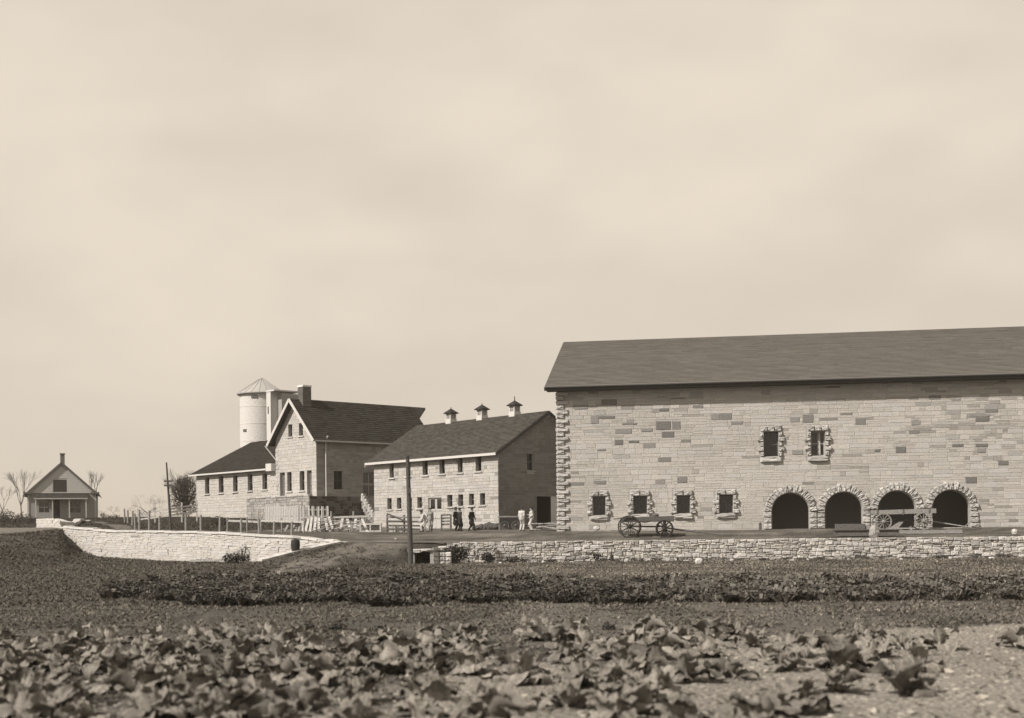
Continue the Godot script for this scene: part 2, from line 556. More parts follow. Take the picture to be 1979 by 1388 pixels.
# ashlar facing over that wall. keep: how many blocks become parts of their own; tones: weights of the stone tones
func ashlar(parent: Node, xf: Transform3D, prof: Array, skips: Array, course: Vector2, length: Vector2, keep: int, tone: Callable, split := 0.35, relief := 0.03) -> void:
	var L := []; var R := []
	for p in prof: L.append([p[0], p[1]]); R.append([p[0], p[2]])
	var ybot: float = prof[0][0]
	var ytop: float = prof[-1][0]
	var xl := 1e9; var xr := -1e9
	for p in prof:
		xl = min(xl, float(p[1])); xr = max(xr, float(p[2]))
	var raw := []         # x0 x1 y0 y1
	var sx := xl
	var tops := 0.0
	# broken courses: panels of the wall are coursed on their own, so that no bed runs far
	var band := ybot
	while band < ytop - 0.02:
		var bh: float = rng.randf_range(1.4, 2.5) * course.y
		if ytop - band - bh < course.y * 1.5: bh = ytop - band
		sx = xl
		while sx < xr - 0.02:
			var sw: float = rng.randf_range(1.5, 4.5) * length.y
			if xr - sx - sw < length.y: sw = xr - sx
			var y := band
			while y < band + bh - 0.01:
				var h: float = rng.randf_range(course.x, course.y)
				if band + bh - y - h < course.x * 0.8: h = band + bh - y
				if h > course.y * 1.5: h *= 0.5
				var x := sx
				while x < sx + sw - 0.01:
					var l: float = rng.randf_range(length.x, length.y) * (0.7 if h > course.y * 0.75 else 1.15)
					if sx + sw - x - l < length.x * 0.7: l = sx + sw - x
					if rng.randf() < split * 0.6 and h > course.x * 1.7:
						var k := rng.randf_range(0.35, 0.65)
						raw.append([x, x + l, y, y + h * k]); raw.append([x, x + l, y + h * k, y + h])
					else: raw.append([x, x + l, y, y + h])
					x += l
				y += h
			sx += sw
		band += bh
	var blocks := []
	for r in raw:
		var lo: float = max(r[0], max(curve(L, r[2]), curve(L, r[3]))); var hi: float = min(r[1], min(curve(R, r[2]), curve(R, r[3])))
		var spans := [[lo, hi]]
		for o in skips:
			if o.y0 < r[3] - 0.05 and o.y1 > r[2] + 0.05:
				var a := open_x(o, clamp(lerp(float(r[2]), float(r[3]), 0.3), o.y0, o.y1))
				var next := []
				for s in spans:
					if a.y <= s[0] or a.x >= s[1]: next.append(s)
					else:
						if a.x - s[0] > 0.05: next.append([s[0], a.x])
						if s[1] - a.y > 0.05: next.append([a.y, s[1]])
				spans = next
		for s in spans:
			if s[1] - s[0] > 0.05: blocks.append([s[0], s[1], r[2], r[3]])
	blocks.sort_custom(func(a, b): return (a[1] - a[0]) * (a[3] - a[2]) > (b[1] - b[0]) * (b[3] - b[2]))
	var rest := MB.new()
	var gap := 0.01
	for i in blocks.size():
		var b: Array = blocks[i]
		var ctr := Vector3((b[0] + b[1]) * 0.5, (b[2] + b[3]) * 0.5, 0.004)
		var t := xf * stone_xf(ctr, max(b[1] - b[0] - gap, 0.03), max(b[3] - b[2] - gap, 0.02), relief * rng.randf_range(0.6, 1.25))
		var tn: float = tone.call(ctr.x, ctr.y, (b[1] - b[0]), (b[3] - b[2]))
		if i < keep:
			put_stone(parent, "stone", t, false, M.stones[nearest_tone(tn)])
		else: rest.add(flat_mb[rng.randi() % flat_mb.size()], t, lin(tn))
	if rest.v.size():
		stuff(part("small_stones", rest, M.stone_v, parent))

const TONES := [0.58, 0.54, 0.50, 0.46, 0.61, 0.40, 0.32, 0.26, 0.21]
func nearest_tone(v: float) -> int:
	var best := 0
	for i in TONES.size():
		if abs(TONES[i] - v) < abs(TONES[best] - v): best = i
	return best

# rock-faced blocks round a rectangular opening
func dressed_window(parent: Node, xf: Transform3D, o: Dictionary, big: bool) -> void:
	var cx: float = (o.x0 + o.x1) * 0.5
	var w: float = o.x1 - o.x0
	var m = M.stones
	var lw := w + 0.42
	var nl := 3 if big else 2
	for k in nl:
		var ww := lw / nl
		var hh = 0.36 + rng.randf_range(-0.03, 0.05)
		put_stone(parent, "lintel_stone", xf * stone_xf(Vector3(cx - lw * 0.5 + ww * (k + 0.5), o.y1 + hh * 0.5 + 0.004, 0.006), ww - 0.012, hh, 0.2), true, m[rng.randi() % 4])
	put_stone(parent, "sill_stone", xf * stone_xf(Vector3(cx, o.y0 - 0.19, 0.008), lw + 0.1, 0.36, 0.2), true, m[rng.randi() % 4])
	var n := 5 if big else 4
	var hh = (o.y1 - o.y0) / n
	for s in [-1, 1]:
		for k in n:
			var ww: float = 0.42 if k % 2 == (0 if not big else 1) else 0.24
			var x: float = (o.x0 - ww * 0.5) if s < 0 else (o.x1 + ww * 0.5)
			put_stone(parent, "jamb_stone", xf * stone_xf(Vector3(x, o.y0 + hh * (k + 0.5), 0.006), ww - 0.012, hh - 0.014, 0.19), true, m[rng.randi() % 5])

# window: casing with bars and a pane behind them, set back from the face of the wall
func sash(parent: Node, xf: Transform3D, o: Dictionary, back: float, cols: int, rows: int, m: Material, called := "window", bar := 0.035, edge := 0.06) -> MeshInstance3D:
	var f := MB.new()
	var w: float = o.x1 - o.x0; var h: float = o.y1 - o.y0
	var c := Vector3((o.x0 + o.x1) * 0.5, (o.y0 + o.y1) * 0.5, -back)
	f.box(Vector3(-w * 0.5 + edge * 0.5, 0, 0), Vector3(edge, h, 0.07)); f.box(Vector3(w * 0.5 - edge * 0.5, 0, 0), Vector3(edge, h, 0.07))
	f.box(Vector3(0, h * 0.5 - edge * 0.5, 0), Vector3(w - edge * 2, edge, 0.066)); f.box(Vector3(0, -h * 0.5 + edge * 0.5, 0), Vector3(w - edge * 2, edge, 0.066))
	for i in range(1, cols): f.box(Vector3(-w * 0.5 + w * i / cols, 0, 0.004), Vector3(bar, h - edge * 2, 0.03))
	for j in range(1, rows): f.box(Vector3(0, -h * 0.5 + h * j / rows, 0), Vector3(w - edge * 2, bar * (1.5 if j * 2 == rows else 1.0), 0.034))
	var p := part(called, f, m, parent, xf * Transform3D(Basis.IDENTITY, c))
	var g := MB.new()
	g.box(Vector3(0, 0, -0.02), Vector3(w - edge * 1.5, h - edge * 1.5, 0.006))
	part("pane", g, M.glass, p)
	return p

# simple pitched roof slab: corners of one slope (eave0, eave1, ridge1, ridge0), thickness downwards
func slab(mb: MB, e0: Vector3, e1: Vector3, r1: Vector3, r0: Vector3, t: float) -> void:
	var dn := Vector3(0, -t, 0)
	mb.hexa([e0 + dn, e1 + dn, r1 + dn, r0 + dn, e0, e1, r1, r0])

# shingle courses over a slope, each a thin overlapping strip of separate shingles joined into one part
func shingle(mb: MB, e0: Vector3, e1: Vector3, r1: Vector3, r0: Vector3, course: float, width: float, v: float, vary := 0.3) -> void:
	var nrm := (e1 - e0).cross(r0 - e0).normalized()
	if nrm.y < 0: nrm = -nrm
	var n := int(max(e0.distance_to(r0), e1.distance_to(r1)) / course)
	for j in n:
		var t0 := float(j) / n; var t1 := float(j + 1) / n
		var a0 := e0.lerp(r0, t0); var b0 := e1.lerp(r1, t0)
		var a1 := e0.lerp(r0, t1); var b1 := e1.lerp(r1, t1)
		var len := a0.distance_to(b0)
		var x := -rng.randf() * width
		var off := rng.randf_range(0, 0.006)
		while x < len:
			var w := width * rng.randf_range(0.6, 1.4)
			var s0: float = clamp(x / len, 0, 1); var s1: float = clamp((x + w - 0.01) / len, 0, 1)
			x += w
			if s1 - s0 < 0.0005: continue
			var up := nrm * (0.045 + off + rng.randf_range(0, 0.012))
			mb.col = lin(v * rng.randf_range(1.0 - vary, 1.0 + vary), 0.06)
			var p := a0.lerp(b0, s0); var q := a0.lerp(b0, s1); var r := a1.lerp(b1, s1); var s := a1.lerp(b1, s0)
			mb.quad(s + nrm * 0.012, r + nrm * 0.012, q + up, p + up)
			mb.quad(p + up, q + up, q + nrm * 0.004, p + nrm * 0.004)
	mb.col = Color(1, 1, 1)

# ------------------------------------------------------------------ the great stone barn
func rect_on(xf: Transform3D, x0: float, x1: float, y0: float, y1: float, axis := 2, off := 0.0) -> Array:
	var a := hit(x0, y1, xf, axis, off); var b := hit(x1, y0, xf, axis, off)
	return [a, b]

func open_px(xf: Transform3D, x0: float, x1: float, top: float, bottom: float) -> Dictionary:
	var cx := (x0 + x1) * 0.5; var cy := (top + bottom) * 0.5
	return opening(hit(x0, cy, xf, 2).x, hit(x1, cy, xf, 2).x, hit(cx, bottom, xf, 2).y, hit(cx, top, xf, 2).y)

const DARK_STONES := [[1268.6, 1297, 814, 831], [1300, 1316, 814, 831], [1280, 1304, 834, 845.5], [1375, 1391, 800, 812], [1391.6, 1415, 799.6, 812], [1414, 1437, 814.8, 820],
	[1143, 1158, 803.7, 819], [1189, 1205, 850, 860], [1108, 1137, 782.7, 791], [1310, 1329, 922, 933], [1340, 1360, 783.5, 789.5], [1158, 1189, 803.7, 810], [1275, 1294, 789, 795],
	[1654, 1674, 808, 822], [1732, 1752, 863, 876], [1796, 1819, 764, 772], [1871, 1915, 800, 806], [1886, 1913, 807, 815], [1886, 1910, 857.5, 864], [1890, 1906, 866, 875], [1841, 1863, 858, 864],
	[1762, 1780, 813, 822], [1867, 1889, 922, 934], [1532, 1553, 871, 879], [1552, 1573, 801, 817], [1528, 1546, 806, 817], [1203, 1232, 817, 821], [1155, 1171, 867, 871], [1216, 1236, 852, 856],
	[1149, 1172, 929, 936], [1757, 1778, 833, 839], [1905, 1930, 791, 797], [1930, 1950, 891, 899], [1691, 1702, 868, 874], [1240, 1262, 828, 834], [1190, 1222, 828, 838]]

func build_great_barn() -> void:
	var base := 1.67
	var xf := frame(1080, 84, base, -deg_to_rad(9.1))
	var t := thing("stone_barn", "great pale stone barn with grey roof, four wagon arches and rough corner stones", "barn", xf)
	var W := 42.0; var D := 21.0
	var H := hit(1300, 741, xf, 2, 0.9).y          # height of the eave
	var wall_top := H - 0.02
	var opens := []
	var small := [[1146.5, 1170.7, 959.6, 996], [1225, 1251, 959, 993.5], [1309, 1334, 958, 992.6], [1391, 1417, 956.6, 992]]
	var upper := [[1477, 1505, 834.5, 882.5], [1568, 1595, 833.5, 881]]
	var wins := []
	for a in small: wins.append(open_px(xf, a[0], a[1], a[2], a[3]))
	var ups := []
	for a in upper: ups.append(open_px(xf, a[0], a[1], a[2], a[3]))
	var arches := []
	for a in [[1492.6, 1564.5, 953.3], [1595.5, 1667.4, 951.5], [1698, 1770.5, 949.3], [1802.8, 1875.4, 947.5]]:
		var l := hit(a[0], 990, xf, 2).x; var r := hit(a[1], 990, xf, 2).x
		var y := hit((a[0] + a[1]) * 0.5, a[2], xf, 2).y
		arches.append(opening(l, r, -0.2, y, true))
	opens = wins + ups + arches
	var prof := [[-0.6, 0.0, W], [wall_top, 0.0, W]]
	var wall := MB.new()
	wall_panel(wall, Transform3D.IDENTITY, 0.7, prof, opens)
	# end walls and back wall
	var rise := 4.65 * (D * 0.5) / 11.3
	var gprof := [[-0.6, 0.0, D], [wall_top, 0.0, D], [wall_top + rise, D * 0.5 - 0.02, D * 0.5 + 0.02]]
	wall_panel(wall, Transform3D(Basis(Vector3.UP, -PI / 2), Vector3(0.001, 0, -D)), 0.7, gprof, [])
	wall_panel(wall, Transform3D(Basis(Vector3.UP, PI / 2), Vector3(W - 0.001, 0, 0)), 0.7, gprof, [])
	wall_panel(wall, Transform3D(Basis(Vector3.UP, PI), Vector3(W, 0, -D)), 0.7, prof, [])
	part("wall", wall, M.mortar, t)
	var fl := MB.new()
	fl.box(Vector3(W * 0.5, -0.1, -D * 0.5), Vector3(W - 1.4, 0.2, D - 1.4))
	part("earth_floor", fl, M.inside, t)
	var loft := MB.new()
	loft.box(Vector3(W * 0.5, 3.5, -D * 0.5), Vector3(W - 1.45, 0.25, D - 1.45))
	part("loft_floor", loft, M.inside, t)
	var inner := MB.new()
	inner.box(Vector3(W * 0.5, 1.6, -7.0), Vector3(W - 1.5, 3.5, 0.3))
	part("inner_wall", inner, M.mortar, t)
	# facing
	var skips := []
	for o in wins: skips.append(opening(o.x0 - 0.3, o.x1 + 0.3, o.y0 - 0.37, o.y1 + 0.38))
	for o in ups: skips.append(opening(o.x0 - 0.3, o.x1 + 0.3, o.y0 - 0.37, o.y1 + 0.38))
	for o in arches:
		skips.append(opening(o.x0 - 0.5, o.x1 + 0.5, -0.7, o.y1 + 0.5, true))
	skips.append(opening(arches[0].x0 - 0.4, arches[3].x1 + 0.4, -0.7, arches[0].y1 - (arches[0].x1 - arches[0].x0) * 0.5))
	for a in DARK_STONES:
		var o := open_px(xf, a[0], a[1], a[2], a[3])
		skips.append(o)
		put_stone(t, "stone", stone_xf(Vector3((o.x0 + o.x1) * 0.5, (o.y0 + o.y1) * 0.5, 0.004), o.x1 - o.x0 - 0.012, o.y1 - o.y0 - 0.012, 0.03), false, M.stones[6 + rng.randi() % 3])
	var tone := func(x: float, y: float, w: float, h: float) -> float:
		var v: float = 0.585 + rng.randf_range(-0.05, 0.045)
		var patch := noise.get_noise_2d(x * 2.2, y * 5.0)
		var stained: float = smoothstep(6.0, 8.6, y) * (1.0 - smoothstep(5.0, 14.0, x)) + 0.8 * smoothstep(20.0, 26.0, x) * smoothstep(3.0, 6.0, y)
		if rng.randf() < 0.06 + 0.26 * stained * (1.0 + 2.0 * patch): v = rng.randf_range(0.36, 0.5)
		elif rng.randf() < 0.015: v = rng.randf_range(0.26, 0.34)
		return v + 0.07 * patch
	ashlar(t, Transform3D.IDENTITY, [[-0.5, 0.5, W], [wall_top, 0.5, W]], skips, Vector2(0.12, 0.36), Vector2(0.42, 1.25), 264, tone, 0.4, 0.015)
	# quoins
	var qy := -0.45
	var k := 0
	while qy < wall_top - 0.1:
		var h: float = min(rng.randf_range(0.275, 0.325), wall_top - qy)
		var w := 0.84 if k % 2 == 0 else 0.52
		var q := MB.new()
		put_stone(t, "quoin", stone_xf(Vector3(w * 0.5 - 0.05, qy + h * 0.5, 0.01), w, h - 0.018, 0.15), true, M.stones[rng.randi() % 5])
		var w2 := 0.52 if k % 2 == 0 else 0.84
		put_stone(t, "quoin", Transform3D(Basis(Vector3.UP, -PI / 2), Vector3.ZERO) * stone_xf(Vector3(-w2 * 0.5 - 0.02, qy + h * 0.5, 0.01), w2, h - 0.018, 0.12), true, M.stones[rng.randi() % 5])
		qy += h; k += 1
	for o in wins:
		dressed_window(t, Transform3D.IDENTITY, o, false)
		sash(t, Transform3D.IDENTITY, o, 0.42, 2, 2, M.board_dark)
	for i in 2:
		dressed_window(t, Transform3D.IDENTITY, ups[i], true)
		var o: Dictionary = ups[i]
		if i == 0: sash(t, Transform3D.IDENTITY, o, 0.42, 2, 2, M.board_dark)
		else:
			sash(t, Transform3D.IDENTITY, o, 0.42, 2, 2, M.off_white)
			var sh := MB.new()      # pale shutter turned back inside the reveal
			sh.box(Vector3(o.x0 + (o.x1 - o.x0) * 0.62, (o.y0 + o.y1) * 0.5, -0.36), Vector3(0.14, o.y1 - o.y0 - 0.12, 0.04))
			tag(part("shutter", sh, M.off_white, t), "pale board leaning inside the upper window", "")
	# arches: voussoirs and jambs
	for ai in 4:
		var o: Dictionary = arches[ai]
		var r: float = (o.x1 - o.x0) * 0.5
		var c := Vector3((o.x0 + o.x1) * 0.5, o.y1 - r, 0.006)
		var n := 15
		for i in n:
			var a := PI * (i + 0.5) / n
			var len := 0.48 + (0.07 if i % 2 == 0 else 0.0) + rng.randf_range(-0.03, 0.03)
			var dirv := Vector3(cos(a), sin(a), 0)
			var wid := (r + len * 0.5) * PI / n - 0.02
			put_stone(t, "voussoir", stone_xf(c + dirv * (r + len * 0.5), wid, len, 0.2, a - PI / 2), true, M.stones[rng.randi() % 5])
		for s in [-1, 1]:
			var y := -0.35
			while y < c.y - 0.05:
				var h: float = min(rng.randf_range(0.3, 0.42), c.y - y)
				if c.y - y - h < 0.14: h = c.y - y
				var outer: float
				if s > 0: outer = (o.x1 + arches[ai + 1].x0) * 0.5 if ai < 3 else o.x1 + rng.randf_range(0.42, 0.6)
				else: outer = (o.x0 + arches[ai - 1].x1) * 0.5 if ai > 0 else o.x0 - rng.randf_range(0.42, 0.6)
				var e: float = o.x1 if s > 0 else o.x0
				put_stone(t, "jamb_stone", stone_xf(Vector3((outer + e) * 0.5, y + h * 0.5, 0.006), abs(outer - e) - 0.014, h - 0.02, 0.14), true, M.stones[rng.randi() % 5])
				y += h
	# roof
	var ov := 0.85; var el := -0.72
	var e0 := Vector3(el, H, ov); var e1 := Vector3(W + 0.7, H, ov)
	var ry := H + 4.65 * (D * 0.5 + ov) / 11.3
	var r0 := Vector3(el, ry, -D * 0.5); var r1 := Vector3(W + 0.7, ry, -D * 0.5)
	var b0 := Vector3(el, H, -D - ov); var b1 := Vector3(W + 0.7, H, -D - ov)
	var roof := MB.new()
	slab(roof, e0, e1, r1, r0, 0.12)
	slab(roof, b0, b1, r1, r0, 0.12)
	var rp := part("roof", roof, M.roof_grey, t)
	var shg := MB.new()
	shingle(shg, e0, e1, r1, r0, 0.3, 0.9, 0.2, 0.08)
	stuff(part("shingles", shg, M.shingle_v, rp))
	var fas := MB.new()
	fas.box(Vector3(W * 0.5, H - 0.14, ov - 0.03), Vector3(W + 1.4, 0.24, 0.05))
	part("fascia", fas, M.trim_dark, rp)
	var rake := MB.new()
	rake.bar(e0 + Vector3(-0.03, -0.16, 0), r0 + Vector3(-0.03, -0.16, 0), 0.05, 0.22)
	part("rake_board", rake, M.trim_dark, rp)
	var gut := MB.new()
	gut.tube([Vector3(el, H - 0.02, ov + 0.08), Vector3(W + 0.7, H - 0.02, ov + 0.08)], [0.075, 0.075], 8)
	part("gutter", gut, M.tin_dark, rp)
	var sof := MB.new()
	sof.box(Vector3(W * 0.5, H - 0.245, ov * 0.5 - 0.04), Vector3(W + 1.3, 0.03, ov + 0.02))
	part("soffit", sof, M.trim_dark, rp)

# ------------------------------------------------------------------ the two-storey barn with cupolas
func build_cupola_barn() -> void:
	var base := 1.83
	var th := -deg_to_rad(48.9)
	var fr := frame(964, 100, base, th)
	var t := thing("stone_stable", "two storey stone barn with three roof cupolas and shaded end wall", "barn", fr)
	# local x runs along the lit front towards its right corner (x = 0), the end wall is the plane x = 0
	var Lf := -17.4; var D := 10.9
	var H := hit(900, 878, fr, 2, 0.35).y
	var wt := H + 0.1
	var opens := []
	var f3 := func(a: Array) -> Dictionary: return open_px(fr, a[0] * 0.2021 + 700, a[1] * 0.2021 + 700, a[2] * 0.2022 + 750, a[3] * 0.2022 + 750)
	var ups := []
	for a in [[265, 305, 712, 858], [422, 464, 700, 845], [580, 630, 690, 833], [742, 792, 677, 820], [917, 963, 660, 808], [1088, 1142, 645, 795]]: ups.append(f3.call(a))
	var lows := []
	for a in [[243, 285, 1055, 1160], [335, 377, 1050, 1155], [436, 478, 1046, 1150], [530, 575, 1040, 1148], [818, 865, 1020, 1135], [922, 968, 1018, 1130], [1025, 1072, 1010, 1122], [1130, 1178, 1005, 1118]]: lows.append(f3.call(a))
	var door: Dictionary = f3.call([636, 762, 1050, 1335])
	door.y0 = -0.1
	opens = ups + lows + [door]
	var wall := MB.new()
	var prof := [[-0.6, Lf, 0.0], [wt, Lf, 0.0]]
	wall_panel(wall, Transform3D.IDENTITY, 0.5, prof, opens)
	# end wall: its own frame, face x = 0 looking along +x
	var ge := Transform3D(Basis(Vector3.UP, PI / 2), Vector3.ZERO)
	var gf := fr * ge
	var ez: float = hit(1815, 1035, gf, 2).x
	var rise := 3.4
	var gprof := [[-0.6, 0.0, D], [wt, 0.0, D], [wt + rise, D * 0.5 - 0.02, D * 0.5 + 0.02]]
	var gw := open_px(gf, 1578 * 0.2021 + 700, 1645 * 0.2021 + 700, 628 * 0.2022 + 750, 788 * 0.2022 + 750)
	var gd := open_px(gf, 1672 * 0.2021 + 700, 1875 * 0.2021 + 700, 1035 * 0.2022 + 750, 1310 * 0.2022 + 750)
	gd.y0 = -0.1
	wall_panel(wall, ge * Transform3D(Basis.IDENTITY, Vector3(0, 0, -0.001)), 0.5, gprof, [gw, gd])
	wall_panel(wall, Transform3D(Basis(Vector3.UP, -PI / 2), Vector3(Lf + 0.001, 0, -D)), 0.5, gprof, [])
	wall_panel(wall, Transform3D(Basis(Vector3.UP, PI), Vector3(0, 0, -D)), 0.5, [[-0.6, 0.0, -Lf], [wt, 0.0, -Lf]], [])
	part("wall", wall, M.mortar, t)
	var fl := MB.new()
	fl.box(Vector3(Lf * 0.5, -0.1, -D * 0.5), Vector3(-Lf - 1, 0.2, D - 1))
	fl.box(Vector3(Lf * 0.5, 3.3, -D * 0.5), Vector3(-Lf - 1, 0.2, D - 1))
	part("floor", fl, M.inside, t)
	var tone := func(x: float, y: float, w: float, h: float) -> float:
		var v: float = 0.57 + rng.randf_range(-0.06, 0.05)
		if rng.randf() < 0.05: v = rng.randf_range(0.33, 0.45)
		return v
	var sk := []
	for o in ups + lows: sk.append(opening(o.x0, o.x1, o.y0 - 0.13, o.y1))
	sk.append(door)
	ashlar(t, Transform3D.IDENTITY, [[-0.5, Lf, 0.02], [wt, Lf, 0.02]], sk, Vector2(0.2, 0.34), Vector2(0.5, 1.1), 150, tone, 0.3, 0.022)
	var tone2 := func(x: float, y: float, w: float, h: float) -> float: return 0.25 + rng.randf_range(-0.04, 0.04)  # same barn stone coloured darker: shade put into the end wall
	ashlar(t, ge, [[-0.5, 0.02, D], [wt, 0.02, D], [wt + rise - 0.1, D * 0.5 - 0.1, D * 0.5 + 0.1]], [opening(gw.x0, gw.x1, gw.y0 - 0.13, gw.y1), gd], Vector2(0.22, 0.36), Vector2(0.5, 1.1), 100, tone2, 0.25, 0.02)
	for o in ups + lows:
		sash(t, Transform3D.IDENTITY, o, 0.28, 1, 2, M.board_dark)
		put_sill(t, Transform3D.IDENTITY, o, M.stones[4])
	sash(t, ge, gw, 0.28, 2, 2, M.board_dark)
	put_sill(t, ge, gw, M.stones[5])  # darker sill than on the front, shade put into its colour
	# white double door with a light in each leaf
	var dw: float = (door.x1 - door.x0) * 0.5
	for k in 2:
		var leaf := MB.new()
		var x0: float = door.x0 + dw * k
		var o := opening(x0 + dw * 0.16, x0 + dw * 0.86, door.y1 - 0.95, door.y1 - 0.12)
		wall_panel(leaf, Transform3D(Basis.IDENTITY, Vector3(0, 0, -0.12)), 0.05, [[door.y0, x0 + 0.01, x0 + dw - 0.01], [door.y1 - 0.02, x0 + 0.01, x0 + dw - 0.01]], [o])
		for yy in [0.18, 1.05, door.y1 - 1.05]:
			leaf.box(Vector3(x0 + dw * 0.5, yy, -0.10), Vector3(dw - 0.06, 0.14, 0.05))
		var dp := part("door", leaf, M.off_white, t)
		var pn := MB.new()
		pn.box(Vector3((o.x0 + o.x1) * 0.5, (o.y0 + o.y1) * 0.5, -0.145), Vector3(o.x1 - o.x0, o.y1 - o.y0, 0.006))
		part("pane", pn, M.glass, dp)
	# jamb board beside the open end door
	var jb := MB.new()
	jb.box(Vector3(lerp(gd.x0, gd.x1, 0.85), (gd.y0 + gd.y1) * 0.5, -0.1), Vector3((gd.x1 - gd.x0) * 0.3, gd.y1 - gd.y0, 0.06))
	part("door", jb, M.white, t, ge)
	# roof
	var ov := 0.55; var fo := 0.45
	var sl := rise / (D * 0.5)
	var ey := wt + 0.1 - sl * fo
	var x0 := Lf - 0.75; var x1 := 0.3
	var e0 := Vector3(x0, ey, fo); var e1 := Vector3(x1, ey, fo)
	var r0 := Vector3(x0, wt + rise + 0.1, -D * 0.5); var r1 := Vector3(x1, wt + rise + 0.1, -D * 0.5)
	var k0 := Vector3(x0, ey, -D - fo); var k1 := Vector3(x1, ey, -D - fo)
	var roof := MB.new()
	slab(roof, e0, e1, r1, r0, 0.12); slab(roof, k0, k1, r1, r0, 0.12)
	var rp := part("roof", roof, M.shingle, t)
	var shg := MB.new()
	shingle(shg, e0, e1, r1, r0, 0.24, 0.35, 0.095)
	stuff(part("shingles", shg, M.shingle_v, rp))
	var fas := MB.new()
	fas.box(Vector3((x0 + x1) * 0.5, ey - 0.09, fo + 0.035), Vector3(x1 - x0, 0.2, 0.05))
	fas.box(Vector3(x0 + 0.03, ey - 0.28, fo - 0.1), Vector3(0.06, 0.2, 0.3))
	part("fascia", fas, M.white, rp)
	var rk := MB.new()
	rk.bar(e1 + Vector3(0.03, -0.15, 0), r1 + Vector3(0.03, -0.15, 0), 0.05, 0.2)
	rk.bar(k1 + Vector3(0.03, -0.15, 0), r1 + Vector3(0.03, -0.15, 0), 0.05, 0.2)
	part("rake_board", rk, M.trim_dark, rp)
	# cupolas
	for a in [[872, 789], [932, 782], [995, 774]]:
		var p := hit(a[0], a[1], fr, 2, -D * 0.5)
		var s := 0.34
		var yb := wt + rise - 0.35
		var body := MB.new()
		body.box(Vector3(0, 0.3, 0), Vector3(s * 2 + 0.06, 0.8, s * 2 + 0.06))
		for i in [-1, 1]:
			for j in [-1, 1]: body.box(Vector3(i * (s - 0.05), 0.98, j * (s - 0.05)), Vector3(0.1, 0.56, 0.1))
		body.box(Vector3(0, 0.97, 0), Vector3(s * 1.5, 0.54, s * 1.5))
		var cu := part("cupola", body, M.white, t, Transform3D(Basis.IDENTITY, Vector3(p.x, yb, -D * 0.5)))
		for j in 5:
			for side in 4:
				var lv := MB.new()
				lv.box(Vector3(0, 0, s - 0.05), Vector3(s * 2 - 0.2, 0.02, 0.1), Basis(Vector3.RIGHT, 0.7))
				part("louvre_slat", lv, M.off_white, cu, Transform3D(Basis(Vector3.UP, side * PI / 2), Vector3(0, 0.76 + j * 0.1, 0)))
		var cr := MB.new()
		var e := 0.5; var y := 1.26
		var c := [Vector3(-e, y, -e), Vector3(e, y, -e), Vector3(e, y, e), Vector3(-e, y, e)]
		var ap := Vector3(0, y + 0.42, 0)
		for i in 4:
			cr.tri(c[i], c[(i + 1) % 4], ap)
			cr.quad(c[i] - Vector3(0, 0.07, 0), c[(i + 1) % 4] - Vector3(0, 0.07, 0), c[(i + 1) % 4], c[i])
		cr.quad(c[3] - Vector3(0, 0.07, 0), c[2] - Vector3(0, 0.07, 0), c[1] - Vector3(0, 0.07, 0), c[0] - Vector3(0, 0.07, 0))
		part("cupola_roof", cr, M.shingle_dark, cu)
		var fi := MB.new()
		var fh := 0.34 if a[0] == 995 else 0.12
		fi.tube([ap - Vector3(0, 0.1, 0), ap + Vector3(0, fh, 0)], [0.05, 0.03], 6)
		part("finial", fi, M.shingle_dark, cu)

func put_sill(t: Node, xf: Transform3D, o: Dictionary, m: Material) -> void:
	put_stone(t, "sill_stone", xf * stone_xf(Vector3((o.x0 + o.x1) * 0.5, o.y0 - 0.065, 0.01), o.x1 - o.x0 + 0.34, 0.13, 0.12), false, m)

